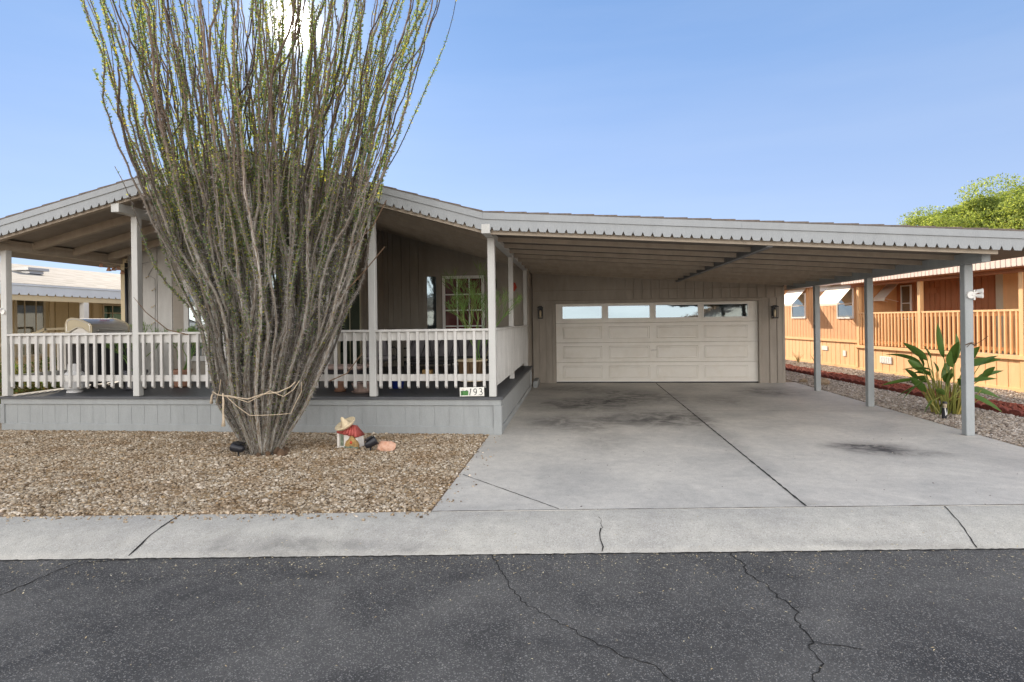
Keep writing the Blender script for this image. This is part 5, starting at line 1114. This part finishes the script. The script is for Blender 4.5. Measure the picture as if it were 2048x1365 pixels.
g = MB(); g.box(-13.4, -12.0, 4, 26, 2.45, 2.50); g.build('soffit', 'nbtrim', nh)
for y in (9.2, 13.0, 16.8): g = MB(); g.box(-12.08, -11.96, y - .07, y + .07, 0, 2.26); g.build('porch_post', 'white', nh)
def ny(px, X=-13.4): return px
window(nh, 12.5, 13.3, .95, 2.38, TN, 'cream', 'glass', fr=.05, bars=(12.75, 13.05), rows=(1.35, 1.45)) 
window(nh, 15.1, 16.3, 1.75, 2.30, TN, 'cream', 'gglass', fr=.04, bars=(15.45, 15.85), rows=(2.05,))
g = MB(TN); g.box(13.75, 14.62, -.03, .0, .7, 1.62); g.box(13.85, 14.52, -.04, -.03, .7, 1.52); g.build('hatch', 'nbtrim', nh)
g = MB(TN); g.box(13.42, 13.52, -.04, 0, .5, 2.45); g.box(14.75, 14.92, -.05, 0, .5, 2.45); g.build('wall_trim', 'nbtrim', nh)
g = MB(); g.bar((-12.3, 12.2, 1.62), (-12.3, 14.0, 1.66), .05, .05); g.bar((-12.3, 12.2, 1.62), (-12.3, 11.0, 1.25), .05, .05)
for y in (12.2, 13.1, 14.0): g.bar((-12.3, y, .0), (-12.3, y, 1.64), .05, .05, (0, 1, 0))
g.build('ramp_handrail', 'nbtrim', nh)
for (x, y, w_, l_, m_, nm) in ((-14.2, 13.7, .5, .55, 'silver', 'roof_vent'),):
    z = 2.63 + (-11.95 - x) / 4.65 * .94; g = MB(); g.box(x - .25, x + .25, y - .3, y + .3, z + .06, z + .13); g.box(x - .18, x + .18, y - .2, y + .2, z - .02, z + .06); g.build(nm, m_, nh)
z = 3.3; g = MB(); g.box(-15.6, -15.2, 18.6, 19.1, 3.2, 3.62); g.build('roof_vent', 'white', nh); 
# porch-side bushes between the homes
def leafmass(name, c, rx, ry, rz, n, size, m, label, cat, seed, parent=None, clumps=14, trunk=None, group=None, crange=(.22, .42)):
    r = np.random.default_rng(seed); cl = r.normal(0, 1, (clumps, 3)); cl /= np.linalg.norm(cl, axis=1)[:, None]; cl *= r.uniform(.35, .95, clumps)[:, None]; cs = r.uniform(*crange, clumps)
    k = r.integers(0, clumps, n); d = r.normal(0, 1, (n, 3)); d /= np.linalg.norm(d, axis=1)[:, None]
    P = cl[k] + d * (cs[k] * r.uniform(.55, 1.05, n))[:, None]; P = P * np.array([rx, ry, rz]) + np.array(c)
    a = r.normal(0, 1, (n, 3)); a /= np.linalg.norm(a, axis=1)[:, None]; b = np.cross(a, r.normal(0, 1, (n, 3))); b /= np.linalg.norm(b, axis=1)[:, None]
    s = size * r.uniform(.6, 1.4, n)[:, None]; V = np.stack([P - a * s, P - b * s * .45, P + a * s, P + b * s * .45], 1).reshape(-1, 3); V[:, 2] = np.maximum(V[:, 2], .01)
    F = np.arange(4 * n).reshape(-1, 4); return V, F, cl, cs
for i, (x, y, rx, rz, lb) in enumerate(((-10.15, 9.3, .55, .62, 'dark green shrub at the left edge beside the porch'), (-10.7, 10.9, .7, .55, 'brown tinged shrub seen through the left porch railing'), (-10.9, 12.9, .7, .52, 'reddish brown shrub farther along the beige home'), (-10.3, 15.2, .8, .6, 'green shrub farthest back between the two homes'))):
    t = thing('shrub', lb, 'shrub', (x, y, 0)); V, F, cl, cs = leafmass('', (x, y, rz * .95), rx, rx * 1.1, rz, 5200, .028, '', '', '', 60 + i)
    V = V - np.array([x, y, 0]); npmesh('foliage', V, F, 'bush', t)
    g = MB(); rk = random.Random(i)
    for _ in range(9): a = rk.random() * math.tau; g.tube([(x, y, 0), (x + .3 * rx * math.cos(a), y + .3 * rx * math.sin(a), rz * .6), (x + .8 * rx * math.cos(a), y + .8 * rx * math.sin(a), rz * 1.3)], [.015, .01, .004], 5)
    g.build('stems', 'trunk', t)
# tree behind the orange home
def tree(x, y, z, rx, rz, n, seed, label, m='treeleaf', size=.11, clumps=46):
    t = thing('tree', label, 'tree', (x, y, 0)); V, F, cl, cs = leafmass('', (x, y, z), rx, rx, rz, n, size, '', '', '', seed, clumps=clumps, crange=(.10, .30))
    npmesh('crown', V - np.array([x, y, 0]), F, m, t)
    g = MB(); g.tube([(x, y, 0), (x + .15, y, z * .35), (x, y, z * .62)], [.32, .24, .2], 10)
    for c in cl[:22]: p = Vector((x + c[0] * rx * .85, y + c[1] * rx * .85, z + c[2] * rz * .85)); g.tube([(x, y, z * .58), (x * .6 + p.x * .4, y * .6 + p.y * .4, z * .6 + p.z * .25), p], [.14, .08, .03], 6)
    g.build('trunk', 'trunk', t); return t
tree(24.9, 35.5, 6.35, 5.6, 2.7, 210000, 71, 'lime green bushy tree rising behind the orange home', size=.062, clumps=120)
tree(-26, 44, 2.6, 2.2, 1.6, 5000, 73, 'small distant green tree above the beige roofline', size=.12, clumps=16)

# ------------------------------------------------------------------ across the street (seen in the window reflections)
ah = thing('mobile_home', 'white and tan gabled home across the street, seen only mirrored in the windows', 'house', (13, -14, 0))
g = MB(); g.box(7.5, 19, -24, -13, -.02, 2.9); g.build('wall', 'cream', ah)
g = MB(); g.prism([(6.9, 2.75), (13.2, 4.7), (19.6, 2.75), (19.6, 2.95), (13.2, 4.92), (6.9, 2.95)], -24.5, -12.4); g.build('roof', 'brownroof', ah)
g = MB(); g.prism([(7.5, 2.9), (19, 2.9), (13.2, 4.68)], -23.9, -13.05); g.build('gable', 'white', ah)
g = MB(); g.box(9.5, 10.6, -13.0, -12.96, 1.0, 2.2); g.box(14, 16, -13.0, -12.96, 1.0, 2.2); g.build('window', 'black', ah)
ah2 = thing('mobile_home', 'white home with pitched pale roof across the street, mirrored in the entry sidelight', 'house', (-14, -14, 0))
g = MB(); g.box(-22, -9, -25, -13.5, -.02, 2.8); g.build('wall', 'white', ah2)
g = MB(); g.prism([(-22.6, 2.7), (-8.4, 2.7), (-8.4, 2.86), (-15.5, 4.5), (-22.6, 2.86)], -25.4, -12.9); g.build('roof', 'paleshingle', ah2)
g = MB(); g.box(-19, -17, -13.5, -13.45, 1, 2.1); g.box(-13, -11, -13.5, -13.45, .9, 2.2); g.build('window', 'black', ah2)
bpy.data.objects.remove(gd)
